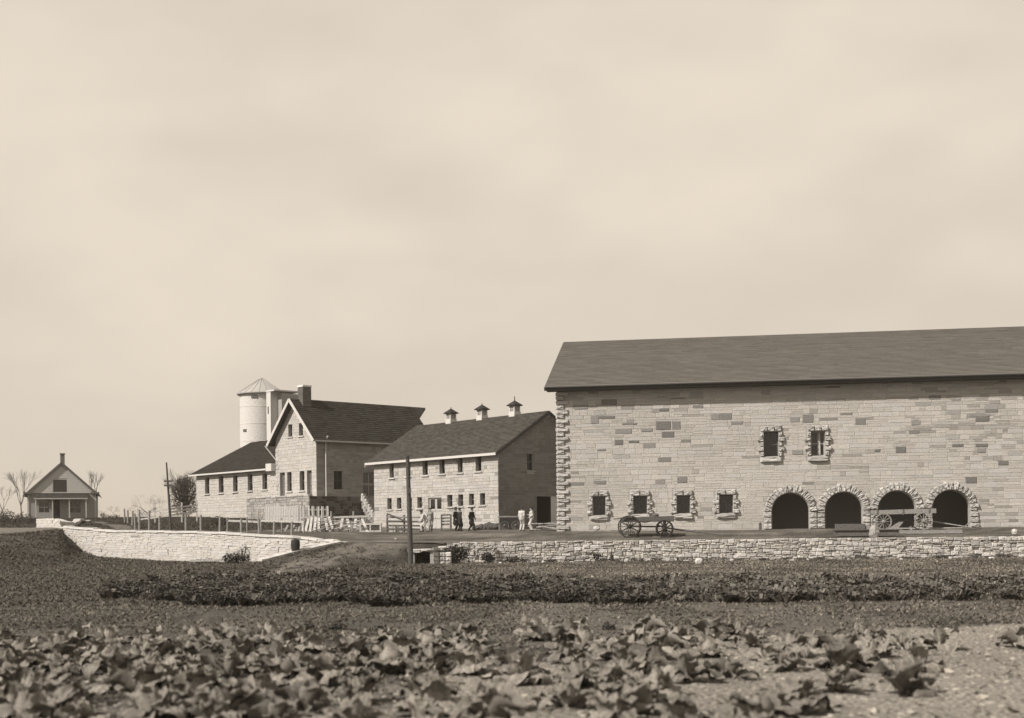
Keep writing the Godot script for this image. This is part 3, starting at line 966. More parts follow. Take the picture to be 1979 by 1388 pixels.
# ------------------------------------------------------------------ the gabled barn with its wing
func build_gabled_barn() -> void:
	var th := -deg_to_rad(48.9)
	var yb := 1.95 + 64.0 * 120 / 2400.0      # terrace level
	var fr := frame(613, 120, yb, th)
	var t := thing("gabled_barn", "steep gabled stone barn with white rake boards, brick chimney and low hipped wing", "barn", fr)
	var g2 := func(a: Array) -> Dictionary: return open_px(fr, a[0] * 0.2021 + 350, a[1] * 0.2021 + 350, a[2] * 0.2022 + 720, a[3] * 0.2022 + 720)
	var W := 7.6; var D := 14.2
	var H := hit(613, 853, fr, 2, 0).y + 0.58
	var ax := -W * 0.5
	var AP := hit(563, 772, fr, 2, 0.6).y
	var rise := AP - H
	var down := -2.6
	var tops := []
	for a in [[1028, 1065, 497, 615], [1130, 1168, 483, 605]]: tops.append(g2.call(a))
	var low := []
	for a in [[1018, 1060, 948, 1135], [1137, 1182, 940, 1128]]: low.append(g2.call(a))
	var doors := []
	for a in [[948, 995, 955, 1188], [1207, 1252, 935, 1178]]:
		var o: Dictionary = g2.call(a); o.y0 = 0.05; doors.append(o)
	var opens := tops + low + doors
	var gprof := [[down, -W, 0.0], [H, -W, 0.0], [H + rise, ax - 0.02, ax + 0.02]]
	var wall := MB.new()
	wall_panel(wall, Transform3D.IDENTITY, 0.5, gprof, opens)
	var ge := Transform3D(Basis(Vector3.UP, PI / 2), Vector3.ZERO)
	var gf := fr * ge
	var s2 := func(a: Array) -> Dictionary: return open_px(gf, a[0] * 0.2021 + 350, a[1] * 0.2021 + 350, a[2] * 0.2022 + 720, a[3] * 0.2022 + 720)
	var sw: Dictionary = s2.call([1463, 1553, 940, 1120])
	var sd: Dictionary = s2.call([1742, 1865, 950, 1172])
	sd.y0 = 0.05
	wall_panel(wall, ge * Transform3D(Basis.IDENTITY, Vector3(0, 0, -0.001)), 0.5, [[down, 0.0, D], [H, 0.0, D]], [sw, sd])
	wall_panel(wall, Transform3D(Basis(Vector3.UP, -PI / 2), Vector3(-W + 0.001, 0, -D)), 0.5, [[down, 0.0, D], [H, 0.0, D]], [])
	wall_panel(wall, Transform3D(Basis(Vector3.UP, PI), Vector3(0, 0, -D)), 0.5, [[down, 0.0, W], [H, 0.0, W], [H + rise, W * 0.5 - 0.02, W * 0.5 + 0.02]], [])
	part("wall", wall, M.mortar, t)
	var fl := MB.new()
	fl.box(Vector3(-W * 0.5, -0.05, -D * 0.5), Vector3(W - 1, 0.2, D - 1)); fl.box(Vector3(-W * 0.5, H - 0.4, -D * 0.5), Vector3(W - 1, 0.2, D - 1))
	part("floor", fl, M.inside, t)
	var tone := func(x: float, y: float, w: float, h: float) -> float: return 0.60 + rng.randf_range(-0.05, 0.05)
	var tone2 := func(x: float, y: float, w: float, h: float) -> float: return 0.34 + rng.randf_range(-0.06, 0.06)  # side wall stones darkened, shade painted into their tone
	var sk := []
	for o in tops + low: sk.append(opening(o.x0, o.x1, o.y0 - 0.13, o.y1))
	sk += doors
	ashlar(t, Transform3D.IDENTITY, [[-0.6, -W, 0.02], [H, -W, 0.02], [H + rise - 0.1, ax - 0.08, ax + 0.08]], sk, Vector2(0.22, 0.36), Vector2(0.5, 1.1), 60, tone, 0.25, 0.02)
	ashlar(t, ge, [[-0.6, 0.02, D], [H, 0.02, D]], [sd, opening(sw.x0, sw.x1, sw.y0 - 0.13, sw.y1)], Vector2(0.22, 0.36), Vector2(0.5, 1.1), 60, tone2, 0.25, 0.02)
	for o in tops + low:
		sash(t, Transform3D.IDENTITY, o, 0.3, 1, 2, M.board_dark)
		put_sill(t, Transform3D.IDENTITY, o, M.stones[4])
	for o in doors:
		var lf := MB.new()
		lf.box(Vector3((o.x0 + o.x1) * 0.5, (o.y0 + o.y1) * 0.5, -0.3), Vector3(o.x1 - o.x0, o.y1 - o.y0, 0.06))
		for yy in [0.3, 1.2, 2.0]: lf.box(Vector3((o.x0 + o.x1) * 0.5, yy, -0.26), Vector3(o.x1 - o.x0 - 0.1, 0.12, 0.04))
		var dp := part("door", lf, M.board_dark, t)
		var kn = MB.new()
		kn.lathe([[0, -0.04], [0.04, -0.02], [0.04, 0.02], [0, 0.04]], 8, Vector3(o.x1 - 0.1, 1.05, -0.24))
		part("handle", kn, M.iron, dp)
	sash(t, ge, sw, 0.25, 2, 2, M.board_dark); put_sill(t, ge, sw, M.stones[5])  # sill of this side also painted darker as shade
	sash(t, ge, sd, 0.2, 2, 2, M.board, "glazed_door", 0.14, 0.12)
	for i in 12:        # quoins at the corner by the left door
		put_stone(t, "quoin", stone_xf(Vector3(-W + (0.3 if i % 2 else 0.2), 0.15 + i * 0.42, 0.01), 0.62 if i % 2 else 0.4, 0.4, 0.06), true, M.stones[i % 5])
	# downspout
	var ds := MB.new()
	ds.tube([Vector3(0.14, 0.0, -1.0), Vector3(0.14, H - 0.6, -1.0), Vector3(0.5, H - 0.05, -1.0)], [0.07, 0.07, 0.07], 8)
	part("downspout", ds, M.white, t)
	# main roof
	var ov := 0.66; var so := 0.6
	var sl := rise / (W * 0.5)
	var ry := H + rise + 0.12
	var ey := H + 0.12 - sl * so
	var z0 := ov; var z1 := -D - 0.1
	var roof := MB.new()
	var er0 := Vector3(so, ey, z0); var er1 := Vector3(so, ey, z1); var rr0 := Vector3(ax, ry, z0); var rr1 := Vector3(ax, ry, z1)
	var el0 := Vector3(-W - so, ey, z0); var el1 := Vector3(-W - so, ey, z1)
	slab(roof, er0, er1, rr1, rr0, 0.14); slab(roof, el0, el1, rr1, rr0, 0.14)
	# hay hood at the far end
	var tip := Vector3(ax, ry, z1 - 1.9)
	var hr := rr1.lerp(er1, 0.3); var hl := rr1.lerp(el1, 0.3)
	roof.tri(rr1, tip, hr); roof.tri(rr1, hl, tip)
	roof.tri(rr1 - Vector3(0, 0.14, 0), hr - Vector3(0, 0.14, 0), tip - Vector3(0, 0.14, 0)); roof.tri(rr1 - Vector3(0, 0.14, 0), tip - Vector3(0, 0.14, 0), hl - Vector3(0, 0.14, 0))
	var rp := part("roof", roof, M.shingle_dark, t)
	var shg := MB.new()
	shingle(shg, er0, er1, rr1, rr0, 0.3, 0.5, 0.045)
	shingle(shg, el0, el1, rr1, rr0, 0.3, 0.5, 0.045)
	stuff(part("shingles", shg, M.shingle_v, rp))
	var rk := MB.new()
	rk.bar(er0 + Vector3(0, -0.12, 0.04), rr0 + Vector3(0, -0.12, 0.04), 0.06, 0.3)
	rk.bar(el0 + Vector3(0, -0.12, 0.04), rr0 + Vector3(0, -0.12, 0.04), 0.06, 0.3)
	part("rake_board", rk, M.white, rp)
	var ga := MB.new()
	ga.box(Vector3(so + 0.03, ey - 0.08, (z0 + z1) * 0.5), Vector3(0.06, 0.16, z0 - z1 - 0.2))
	part("fascia", ga, M.off_white, rp)
	var br := MB.new()
	br.bar(Vector3(-W - 0.9, ey - 0.1, 0.7), Vector3(-W + 0.05, ey - 1.5, 0.06), 0.1, 0.1)
	part("bracket", br, M.off_white, rp)
	# chimney of brick
	var cp := hit(589, 768, fr, 0, ax + 0.35)
	var ch := MB.new()
	var cw := 0.95
	ch.box(Vector3(0, 0, 0), Vector3(cw - 0.04, 2.9, cw - 0.04))
	var chn := part("chimney", ch, M.mortar, t, Transform3D(Basis.IDENTITY, Vector3(ax + 0.35, ry - 0.25, cp.z)))
	var bm := MB.new(); bm.box(Vector3.ZERO, Vector3(0.29, 0.1, 0.14)); var bmesh := bm.mesh()
	var bricks := MB.new()
	for j in 25:
		for side in 4:
			for i in 3:
				var off := 0.15 if j % 2 else 0.0
				bricks.add(bm, Transform3D(Basis(Vector3.UP, side * PI / 2), Vector3.ZERO) * Transform3D(Basis.IDENTITY, Vector3(-cw * 0.5 + 0.2 + i * 0.3 - off * 0.5, -1.4 + j * 0.115, cw * 0.5 - 0.06)), lin(0.17 + rng.randf_range(-0.04, 0.04)))
	bricks.box(Vector3(0, 1.5, 0), Vector3(cw + 0.1, 0.16, cw + 0.1))
	stuff(part("bricks", bricks, M.shingle_v, chn))

	# the wing, lower and hipped at its far end
	var wl := -W - 17.3
	var wh := hit(480, 910, fr, 2, 0.3).y
	var wopens := []
	for a in [[232, 272, 1005, 1160], [363, 408, 993, 1150], [500, 542, 985, 1140], [640, 685, 972, 1130], [780, 826, 965, 1118]]: wopens.append(g2.call(a))
	var ww := MB.new()
	var wd := 9.0
	wall_panel(ww, Transform3D(Basis.IDENTITY, Vector3(0, 0, -0.02)), 0.5, [[down, wl, -W - 0.01], [wh, wl, -W - 0.01]], wopens)
	wall_panel(ww, Transform3D(Basis(Vector3.UP, -PI / 2), Vector3(wl, 0, -wd)), 0.5, [[down, 0.0, wd], [wh, 0.0, wd]], [])
	wall_panel(ww, Transform3D(Basis(Vector3.UP, PI), Vector3(-W - 0.01, 0, -wd)), 0.5, [[down, 0.0, -wl - W], [wh, 0.0, -wl - W]], [])
	part("wing_wall", ww, M.mortar, t)
	var wf := MB.new()
	wf.box(Vector3((wl - W) * 0.5, -0.1, -wd * 0.5), Vector3(-wl - W - 1, 0.2, wd - 1))
	part("wing_floor", wf, M.inside, t)
	var wsk := []
	for o in wopens: wsk.append(opening(o.x0, o.x1, o.y0 - 0.13, o.y1))
	ashlar(t, Transform3D.IDENTITY, [[down + 0.3, wl, -W], [wh, wl, -W]], wsk, Vector2(0.22, 0.36), Vector2(0.5, 1.1), 80, tone, 0.25, 0.02)
	for o in wopens:
		sash(t, Transform3D.IDENTITY, o, 0.28, 1, 2, M.board_dark); put_sill(t, Transform3D.IDENTITY, o, M.stones[4])
	var wo := 0.5
	var wrise := 3.55
	var wy := wh + 0.05
	var a0 := Vector3(wl - 0.7, wy, wo); var a1 := Vector3(-W - 0.02, wy, wo)
	var c0 := Vector3(wl - 0.7, wy, -wd - wo); var c1 := Vector3(-W - 0.02, wy, -wd - wo)
	var h0 := Vector3(wl + 4.4, wy + wrise, -wd * 0.5); var h1 := Vector3(-W - 0.02, wy + wrise, -wd * 0.5)
	var wr := MB.new()
	slab(wr, a0, a1, h1, h0, 0.12); slab(wr, c0, c1, h1, h0, 0.12)
	wr.tri(a0, h0, c0)
	var wrp := part("wing_roof", wr, M.shingle_dark, t)
	var wsh := MB.new()
	shingle(wsh, a0, a1, h1, h0, 0.3, 0.5, 0.045)
	shingle(wsh, c0, a0, h0, h0 + Vector3(0.001, 0, 0), 0.3, 0.5, 0.045)
	stuff(part("shingles", wsh, M.shingle_v, wrp))
	var wfa := MB.new()
	wfa.box(Vector3((a0.x + a1.x - 1.1) * 0.5, wy - 0.08, wo + 0.03), Vector3(a1.x - a0.x - 1.1, 0.16, 0.06))
	part("fascia", wfa, M.white, wrp)
	var wbx := MB.new()
	wbx.box(Vector3(-W - 0.55, wy + 0.1, wo - 0.2), Vector3(1.1, 0.75, 0.5))
	part("eave_box", wbx, M.white, wrp)

	# terrace before the gable, its stair and its dark side
	var ter := thing("stone_terrace", "raised stone terrace with a darker side in front of the steep gable", "terrace", fr)
	var low_y := -2.5
	var tb := MB.new()
	tb.box(Vector3(-3.9, -1.26, -4.9), Vector3(11.9, 2.5, 14.0))
	part("core", tb, M.gap, ter)
	var tone3 := func(x: float, y: float, w: float, h: float) -> float: return 0.42 + rng.randf_range(-0.12, 0.1)
	var tone4 := func(x: float, y: float, w: float, h: float) -> float: return 0.1 + rng.randf_range(-0.03, 0.03)  # side laid in a much darker tone than the front
	ashlar(ter, Transform3D(Basis.IDENTITY, Vector3(0, 0, 2.1)), [[low_y, -9.85, 2.07], [-0.01, -9.85, 2.07]], [], Vector2(0.2, 0.36), Vector2(0.4, 1.0), 90, tone3, 0.3, 0.06)
	ashlar(ter, Transform3D(Basis(Vector3.UP, PI / 2), Vector3(2.05, 0, 2.1)), [[low_y, 0.0, 14.0], [-0.01, 0.0, 14.0]], [], Vector2(0.2, 0.36), Vector2(0.4, 1.0), 90, tone4, 0.3, 0.05)
	for i in 12:
		var cx := -9.9 + 1.0 * i + 0.5
		put_stone(ter, "coping_stone", stone_xf(Vector3(cx, 0.06, 2.1), 0.98, 0.14, 0.12), false, M.stones[2 + i % 3])
	# stone stair with a sloping pale parapet
	var st := thing("stone_stair", "stone stair with a sloping pale parapet between the two barns", "stair", fr * Transform3D(Basis.IDENTITY, Vector3(2.1, 0, hit(699, 962, fr, 0, 2.1).z)))
	for i in 10:
		var sb := MB.new()
		sb.box(Vector3(0.15 + i * 0.24, -0.11 - i * 0.25 - 0.6, -1.2), Vector3(0.28, 1.2, 2.0))
		part("step", sb, M.stones[3], st)
	for i in 9:
		put_stone(st, "parapet_stone", stone_xf(Vector3(0.2 + i * 0.27, -0.05 - i * 0.27 - 0.1, 0.02), 0.3, 0.85, 0.1), true, M.stones[[4, 2, 0, 5][i % 4]])
		put_stone(st, "parapet_stone", stone_xf(Vector3(0.2 + i * 0.27, -0.05 - i * 0.27 - 0.9, -0.02), 0.3, 0.7, 0.1), true, M.stones[[5, 2, 6][i % 3]])

# ------------------------------------------------------------------ the silo behind the wing
func build_silo() -> void:
	var d := 143.0
	var c := at(509, 1020, d)
	var base := 3.0
	var top := at(509, 762, d).y
	var r := 42.0 * d / FOC
	var t := thing("silo", "tall round whitewashed silo with a tin cone roof behind the wing", "silo", Transform3D(Basis(Vector3.UP, -deg_to_rad(48.9)), Vector3(c.x, base, c.z)))
	var b := MB.new()
	b.lathe([[r, 0.0], [r, top - base]], 40)
	part("drum", b, M.silo, t)
	for i in 7:
		var hoop := MB.new()
		var y := (top - base) * (i + 0.6) / 7.4
		hoop.lathe([[r + 0.001, y - 0.035], [r + 0.03, y], [r + 0.001, y + 0.035]], 40)
		part("hoop", hoop, M.silo, t)
	var cone := MB.new()
	cone.lathe([[r + 0.32, top - base - 0.12], [r + 0.34, top - base - 0.02], [0.0, top - base + 1.9]], 40)
	cone.lathe([[0.0, top - base - 0.1], [r + 0.32, top - base - 0.12]], 40)
	var cp := part("cone_roof", cone, M.tin, t)
	for i in 20:
		var seam := MB.new()
		var a := TAU * i / 20
		seam.bar(Vector3(cos(a) * (r + 0.33), top - base, sin(a) * (r + 0.33)), Vector3(cos(a) * 0.05, top - base + 1.9, sin(a) * 0.05), 0.05, 0.05)
		part("seam", seam, M.tin, cp)
	var hat := MB.new()
	var cam_a := atan2(-c.x, -c.z) + deg_to_rad(48.9)
	var ha := cam_a - 0.34
	hat.box(Vector3(sin(ha) * r, top - base - 0.5, cos(ha) * r), Vector3(0.7, 0.34, 0.16), Basis(Vector3.UP, ha))
	tag(part("hatch", hat, M.board_dark, t), "small dark hatch under the cone roof", "")
	var hol := MB.new()
	var hb := cam_a - 0.87
	hol.box(Vector3(sin(hb) * r, top - base - 4.3, cos(hb) * r), Vector3(0.5, 0.28, 0.14), Basis(Vector3.UP, hb))
	part("hatch", hol, M.board_dark, t)
	# feed chute with a white face and dark flank, roofed against the drum
	var fx := hit(521, 800, t.transform, 2, r + 0.3)
	var chu := MB.new()
	var cw := 0.9
	var ctop := top - base - 0.3
	chu.box(Vector3(fx.x, ctop * 0.5, r - 0.2), Vector3(cw, ctop, 1.2))
	var cpn := part("chute", chu, M.white, t)
	var slot := MB.new()
	slot.box(Vector3(fx.x - 0.05, ctop - 2.2, r + 0.41), Vector3(0.18, 0.8, 0.04))
	part("slot", slot, M.board_black, cpn)
	var ann := MB.new()
	ann.box(Vector3(fx.x + 0.75, ctop * 0.5 - 0.2, r - 1.7), Vector3(1.1, ctop - 0.4, 2.4))
	tag(part("head_house", ann, M.siding_low, t), "plain grey board housing joining silo and barn", "")
	var anr := MB.new()
	anr.box(Vector3(fx.x + 0.45, ctop - 0.12, r - 1.2), Vector3(1.7, 0.16, 3.3))
	part("housing_roof", anr, M.white, t)

# ------------------------------------------------------------------ the frame house
func build_house() -> void:
	var d := 150.0
	var yb := 3.55
	var fr := frame(54, d, yb, deg_to_rad(17.0))
	var t := thing("farmhouse", "small gabled frame house with a front porch and dark chimney", "house", fr)
	var W := hit(186, 980, fr, 2).x
	var H := hit(60, 953, fr, 2).y
	var AP := hit(116, 895, fr, 2, 0.3).y
	var D := 9.0
	var rise := AP - H
	var f1 := func(a: Array) -> Dictionary: return open_px(fr, a[0] * 0.2021, a[1] * 0.2021, a[2] * 0.2022 + 850, a[3] * 0.2022 + 850)
	var attic: Dictionary = f1.call([512, 640, 382, 500])
	var wl: Dictionary = f1.call([372, 478, 590, 700])
	var wr: Dictionary = f1.call([660, 775, 590, 700])
	var dr: Dictionary = f1.call([503, 575, 575, 745])
	dr.y0 = 0.1
	var wall := MB.new()
	wall_panel(wall, Transform3D.IDENTITY, 0.2, [[-0.5, 0.0, W], [H, 0.0, W]], [wl, wr, dr])
	wall_panel(wall, Transform3D(Basis(Vector3.UP, -PI / 2), Vector3(0.001, 0, -D)), 0.2, [[-0.5, 0.0, D], [H, 0.0, D]], [])
	wall_panel(wall, Transform3D(Basis(Vector3.UP, PI / 2), Vector3(W - 0.001, 0, 0)), 0.2, [[-0.5, 0.0, D], [H, 0.0, D]], [])
	wall_panel(wall, Transform3D(Basis(Vector3.UP, PI), Vector3(W, 0, -D)), 0.2, [[-0.5, 0.0, W], [H, 0.0, W], [AP, W * 0.5 - 0.02, W * 0.5 + 0.02]], [])
	part("wall", wall, M.siding_low, t)
	var gb := MB.new()
	wall_panel(gb, Transform3D(Basis.IDENTITY, Vector3(0, 0, 0.02)), 0.2, [[H, 0.0, W], [AP, W * 0.5 - 0.02, W * 0.5 + 0.02]], [attic])
	part("gable_wall", gb, M.siding, t)
	# clapboards of the gable
	var n := 20
	for j in n:
		var y0 := H + rise * j / n; var y1 := H + rise * (j + 1) / n
		var s := MB.new()
		var xl := W * 0.5 * (y1 - H) / rise + 0.05; var xr := W - xl
		var spans := [[xl, xr]]
		if y1 > attic.y0 - 0.05 and y0 < attic.y1 + 0.05: spans = [[xl, attic.x0 - 0.08], [attic.x1 + 0.08, xr]]
		for q in spans:
			if q[1] - q[0] > 0.1:
				s.hexa([Vector3(q[0], y0, 0.06), Vector3(q[1], y0, 0.06), Vector3(q[1], y0, 0.021), Vector3(q[0], y0, 0.021), Vector3(q[0], y1, 0.03), Vector3(q[1], y1, 0.03), Vector3(q[1], y1, 0.021), Vector3(q[0], y1, 0.021)])
		if s.v.size(): part("clapboard", s, M.siding, t)
	var fl := MB.new(); fl.box(Vector3(W * 0.5, 0.0, -D * 0.5), Vector3(W - 0.5, 0.2, D - 0.5)); fl.box(Vector3(W * 0.5, H - 0.2, -D * 0.5), Vector3(W - 0.5, 0.2, D - 0.5))
	part("floor", fl, M.inside, t)
	var lat := MB.new()
	lat.box(Vector3((attic.x0 + attic.x1) * 0.5, (attic.y0 + attic.y1) * 0.5, -0.02), Vector3(attic.x1 - attic.x0, attic.y1 - attic.y0, 0.05))
	var lp := part("loft_door", lat, M.board_black, t)
	for j in 9:
		var sl := MB.new()
		sl.box(Vector3((attic.x0 + attic.x1) * 0.5, lerp(attic.y0, attic.y1, (j + 0.5) / 9.0), 0.02), Vector3(attic.x1 - attic.x0 - 0.1, 0.12, 0.03), Basis(Vector3.RIGHT, 0.5))
		part("slat", sl, M.board_dark, lp)
	sash(t, Transform3D.IDENTITY, wl, 0.06, 2, 2, M.siding_low); sash(t, Transform3D.IDENTITY, wr, 0.06, 2, 2, M.siding_low)
	var dl := MB.new(); dl.box(Vector3((dr.x0 + dr.x1) * 0.5, (dr.y0 + dr.y1) * 0.5, -0.1), Vector3(dr.x1 - dr.x0, dr.y1 - dr.y0, 0.05))
	for yy in [0.6, 1.5]: dl.box(Vector3((dr.x0 + dr.x1) * 0.5, yy, -0.08), Vector3(0.5, 0.6, 0.05))
	part("door", dl, M.board_black, t)
	for x in [0.08, W - 0.08]:
		var cb := MB.new(); cb.box(Vector3(x, H * 0.5, 0.03), Vector3(0.2, H, 0.06)); part("corner_board", cb, M.siding, t)
	# roof
	var ov := 0.2; var so := 0.45
	var s2 := rise / (W * 0.5)
	var ey := H - s2 * so + 0.12
	var roof := MB.new()
	var a0 := Vector3(-so, ey, ov); var a1 := Vector3(-so, ey, -D - ov); var r0 := Vector3(W * 0.5, AP + 0.12, ov); var r1 := Vector3(W * 0.5, AP + 0.12, -D - ov)
	var b0 := Vector3(W + so, ey, ov); var b1 := Vector3(W + so, ey, -D - ov)
	slab(roof, a0, a1, r1, r0, 0.12); slab(roof, b0, b1, r1, r0, 0.12)
	var rp := part("roof", roof, M.shingle_dark, t)
	var rk := MB.new()
	rk.bar(a0 + Vector3(0, -0.12, 0.03), r0 + Vector3(0, -0.12, 0.03), 0.06, 0.26); rk.bar(b0 + Vector3(0, -0.12, 0.03), r0 + Vector3(0, -0.12, 0.03), 0.06, 0.26)
	part("rake_board", rk, M.board_dark, rp)
	for x in [0.1, W - 0.1]:
		var rt := MB.new(); rt.box(Vector3(x, H - 0.02, 0.2), Vector3(1.0, 0.22, 0.5)); part("eave_return", rt, M.board_dark, rp)
	var chx := hit(121, 885, fr, 2, -3.0)
	var ch := MB.new(); ch.box(Vector3(chx.x, AP + 0.25, -3.0), Vector3(0.5, 2.2, 0.5)); ch.box(Vector3(chx.x, AP + 1.3, -3.0), Vector3(0.62, 0.14, 0.62))
	part("chimney", ch, M.brick, rp)
	# porch
	var px0 := hit(66, 960, fr, 2, 1.2).x; var px1 := hit(170, 960, fr, 2, 1.2).x
	var pr := MB.new()
	var pw := 1.7
	var py := hit(115, 963, fr, 2, pw).y
	slab(pr, Vector3(px0, py, pw), Vector3(px1, py, pw), Vector3(px1, H - 0.05, 0.03), Vector3(px0, H - 0.05, 0.03), 0.1)
	var prp := part("porch_roof", pr, M.shingle_dark, t)
	var pf := MB.new(); pf.box(Vector3((px0 + px1) * 0.5, py - 0.05, pw + 0.03), Vector3(px1 - px0, 0.14, 0.05)); part("fascia", pf, M.off_white, prp)
	for k in 4:
		var po := MB.new(); po.box(Vector3(lerp(px0 + 0.2, px1 - 0.2, k / 3.0), py * 0.5, pw - 0.15), Vector3(0.14, py, 0.14)); part("porch_post", po, M.siding, t)
	var pd := MB.new(); pd.box(Vector3((px0 + px1) * 0.5, 0.05, pw * 0.5), Vector3(px1 - px0, 0.16, pw)); pd.box(Vector3((px0 + px1) * 0.5, -0.3, pw * 0.5), Vector3(px1 - px0 - 0.2, 0.55, pw - 0.2))
	part("porch_deck", pd, M.board_dark, t)

# ------------------------------------------------------------------ retaining walls
# rubble face along a plan line; top and foot heights by distance; keep: number of stones that are parts of their own
func rubble(parent: Node, line: Array, top: Callable, foot: Callable, course: Vector2, length: Vector2, keep: int, mats: Array, vmat: Material, tones: Array, rough: float, gapw: float, coping: float) -> void:
	var s := 0.0
	var cum := [0.0]
	for i in line.size() - 1:
		s += line[i].distance_to(line[i + 1]); cum.append(s)
	var pos := func(x: float) -> Array:
		var i := 0
		while i < line.size() - 2 and x > cum[i + 1]: i += 1
		var k: float = (x - cum[i]) / (cum[i + 1] - cum[i])
		var a: Vector3 = line[i]; var b: Vector3 = line[i + 1]
		return [a.lerp(b, k), (b - a).normalized()]
	var list := []
	var lowest := 0.0
	# short panels, each laid from the top downwards on its own beds
	var px := 0.0
	while px < s - 0.05:
		var pw: float = rng.randf_range(1.0, 2.6) * length.y
		if s - px - pw < length.y: pw = s - px
		var y := 0.0
		var row := 0
		while y < 2.3:
			var h: float = coping if row == 0 and coping > 0 else rng.randf_range(course.x, course.y)
			var x := px + rng.randf_range(-0.3, 0.1) * length.y
			var pe := px + pw + rng.randf_range(-0.1, 0.3) * length.y
			var any := false
			while x < pe - 0.01:
				var l := rng.randf_range(length.x, length.y)
				if h < course.x * 1.5: l *= 1.4
				if pe - x - l < length.x * 0.7: l = pe - x
				var xm: float = clamp(x + l * 0.5, 0, s)
				var t: float = top.call(xm)
				if t - y > foot.call(xm) - 0.15 and rng.randf() > 0.012:
					any = true
					if rng.randf() < 0.22 and h > course.x * 1.6:
						var k := rng.randf_range(0.35, 0.65)
						list.append([xm, l, t - y - h * k * 0.5, h * k])
						list.append([xm, l, t - y - h * (1 + k) * 0.5, h * (1 - k)])
					else: list.append([xm, l, t - y - h * 0.5, h])
				x += l
			y += h; row += 1
			if not any: break
		px += pw
	list.sort_custom(func(a, b): return a[1] * a[3] > b[1] * b[3])
	var rest := MB.new()
	for i in list.size():
		var q: Array = list[i]
		var r: Array = pos.call(q[0])
		var dirv: Vector3 = r[1]
		var nrm := Vector3(-dirv.z, 0, dirv.x)
		var b := Basis(dirv, Vector3.UP, nrm)
		var p: Vector3 = r[0]
		var tilt := rng.randf_range(-0.09, 0.09) * rough
		var dep := rng.randf_range(0.03, 0.065) * (1.0 if rough > 0.5 else 0.3)
		var t := Transform3D(b * Basis(Vector3(0, 0, 1), tilt) * Basis.from_scale(Vector3(q[1] - gapw, q[3] - gapw * rng.randf_range(0.7, 1.5), max(dep, 0.001))), Vector3(p.x, q[2], p.z) + nrm * rng.randf_range(-0.02, 0.05) * rough)
		var k := rng.randi() % mats.size()
		if i < keep: put_stone(parent, "stone", t, rough > 0.5, mats[k])
		else: rest.add(rock_mb[rng.randi() % 8] if rough > 0.5 else flat_mb[rng.randi() % 6], t, lin(tones[k]))
	if rest.v.size(): stuff(part("small_stones", rest, vmat, parent))
	# core
	var core := MB.new()
	var m := int(s / 0.8)
	for i in m:
		var a: Array = pos.call(s * i / m); var b: Array = pos.call(s * (i + 1) / m - 0.001)
		var na := Vector3(-a[1].z, 0, a[1].x)
		var ta: float = top.call(s * i / m) - 0.03; var tb: float = top.call(s * (i + 1) / m) - 0.03
		var fa: float = foot.call(s * i / m) - 0.4; var fb: float = foot.call(s * (i + 1) / m) - 0.4
		var A: Vector3 = a[0] - na * (0.1 if rough > 0.5 else 0.04); var B: Vector3 = b[0] - na * (0.1 if rough > 0.5 else 0.04)
		var A2: Vector3 = a[0] - na * 0.6; var B2: Vector3 = b[0] - na * 0.6
		core.hexa([Vector3(A.x, fa, A.z), Vector3(B.x, fb, B.z), Vector3(B2.x, fb, B2.z), Vector3(A2.x, fa, A2.z), Vector3(A.x, ta, A.z), Vector3(B.x, tb, B.z), Vector3(B2.x, tb, B2.z), Vector3(A2.x, ta, A2.z)])
	part("core", core, M.gap if rough > 0.5 else M.lime_gap, parent)

func plan(px: float, d: float) -> Vector3:
	return Vector3((px - PX0) / FOC * d, 0, -d)

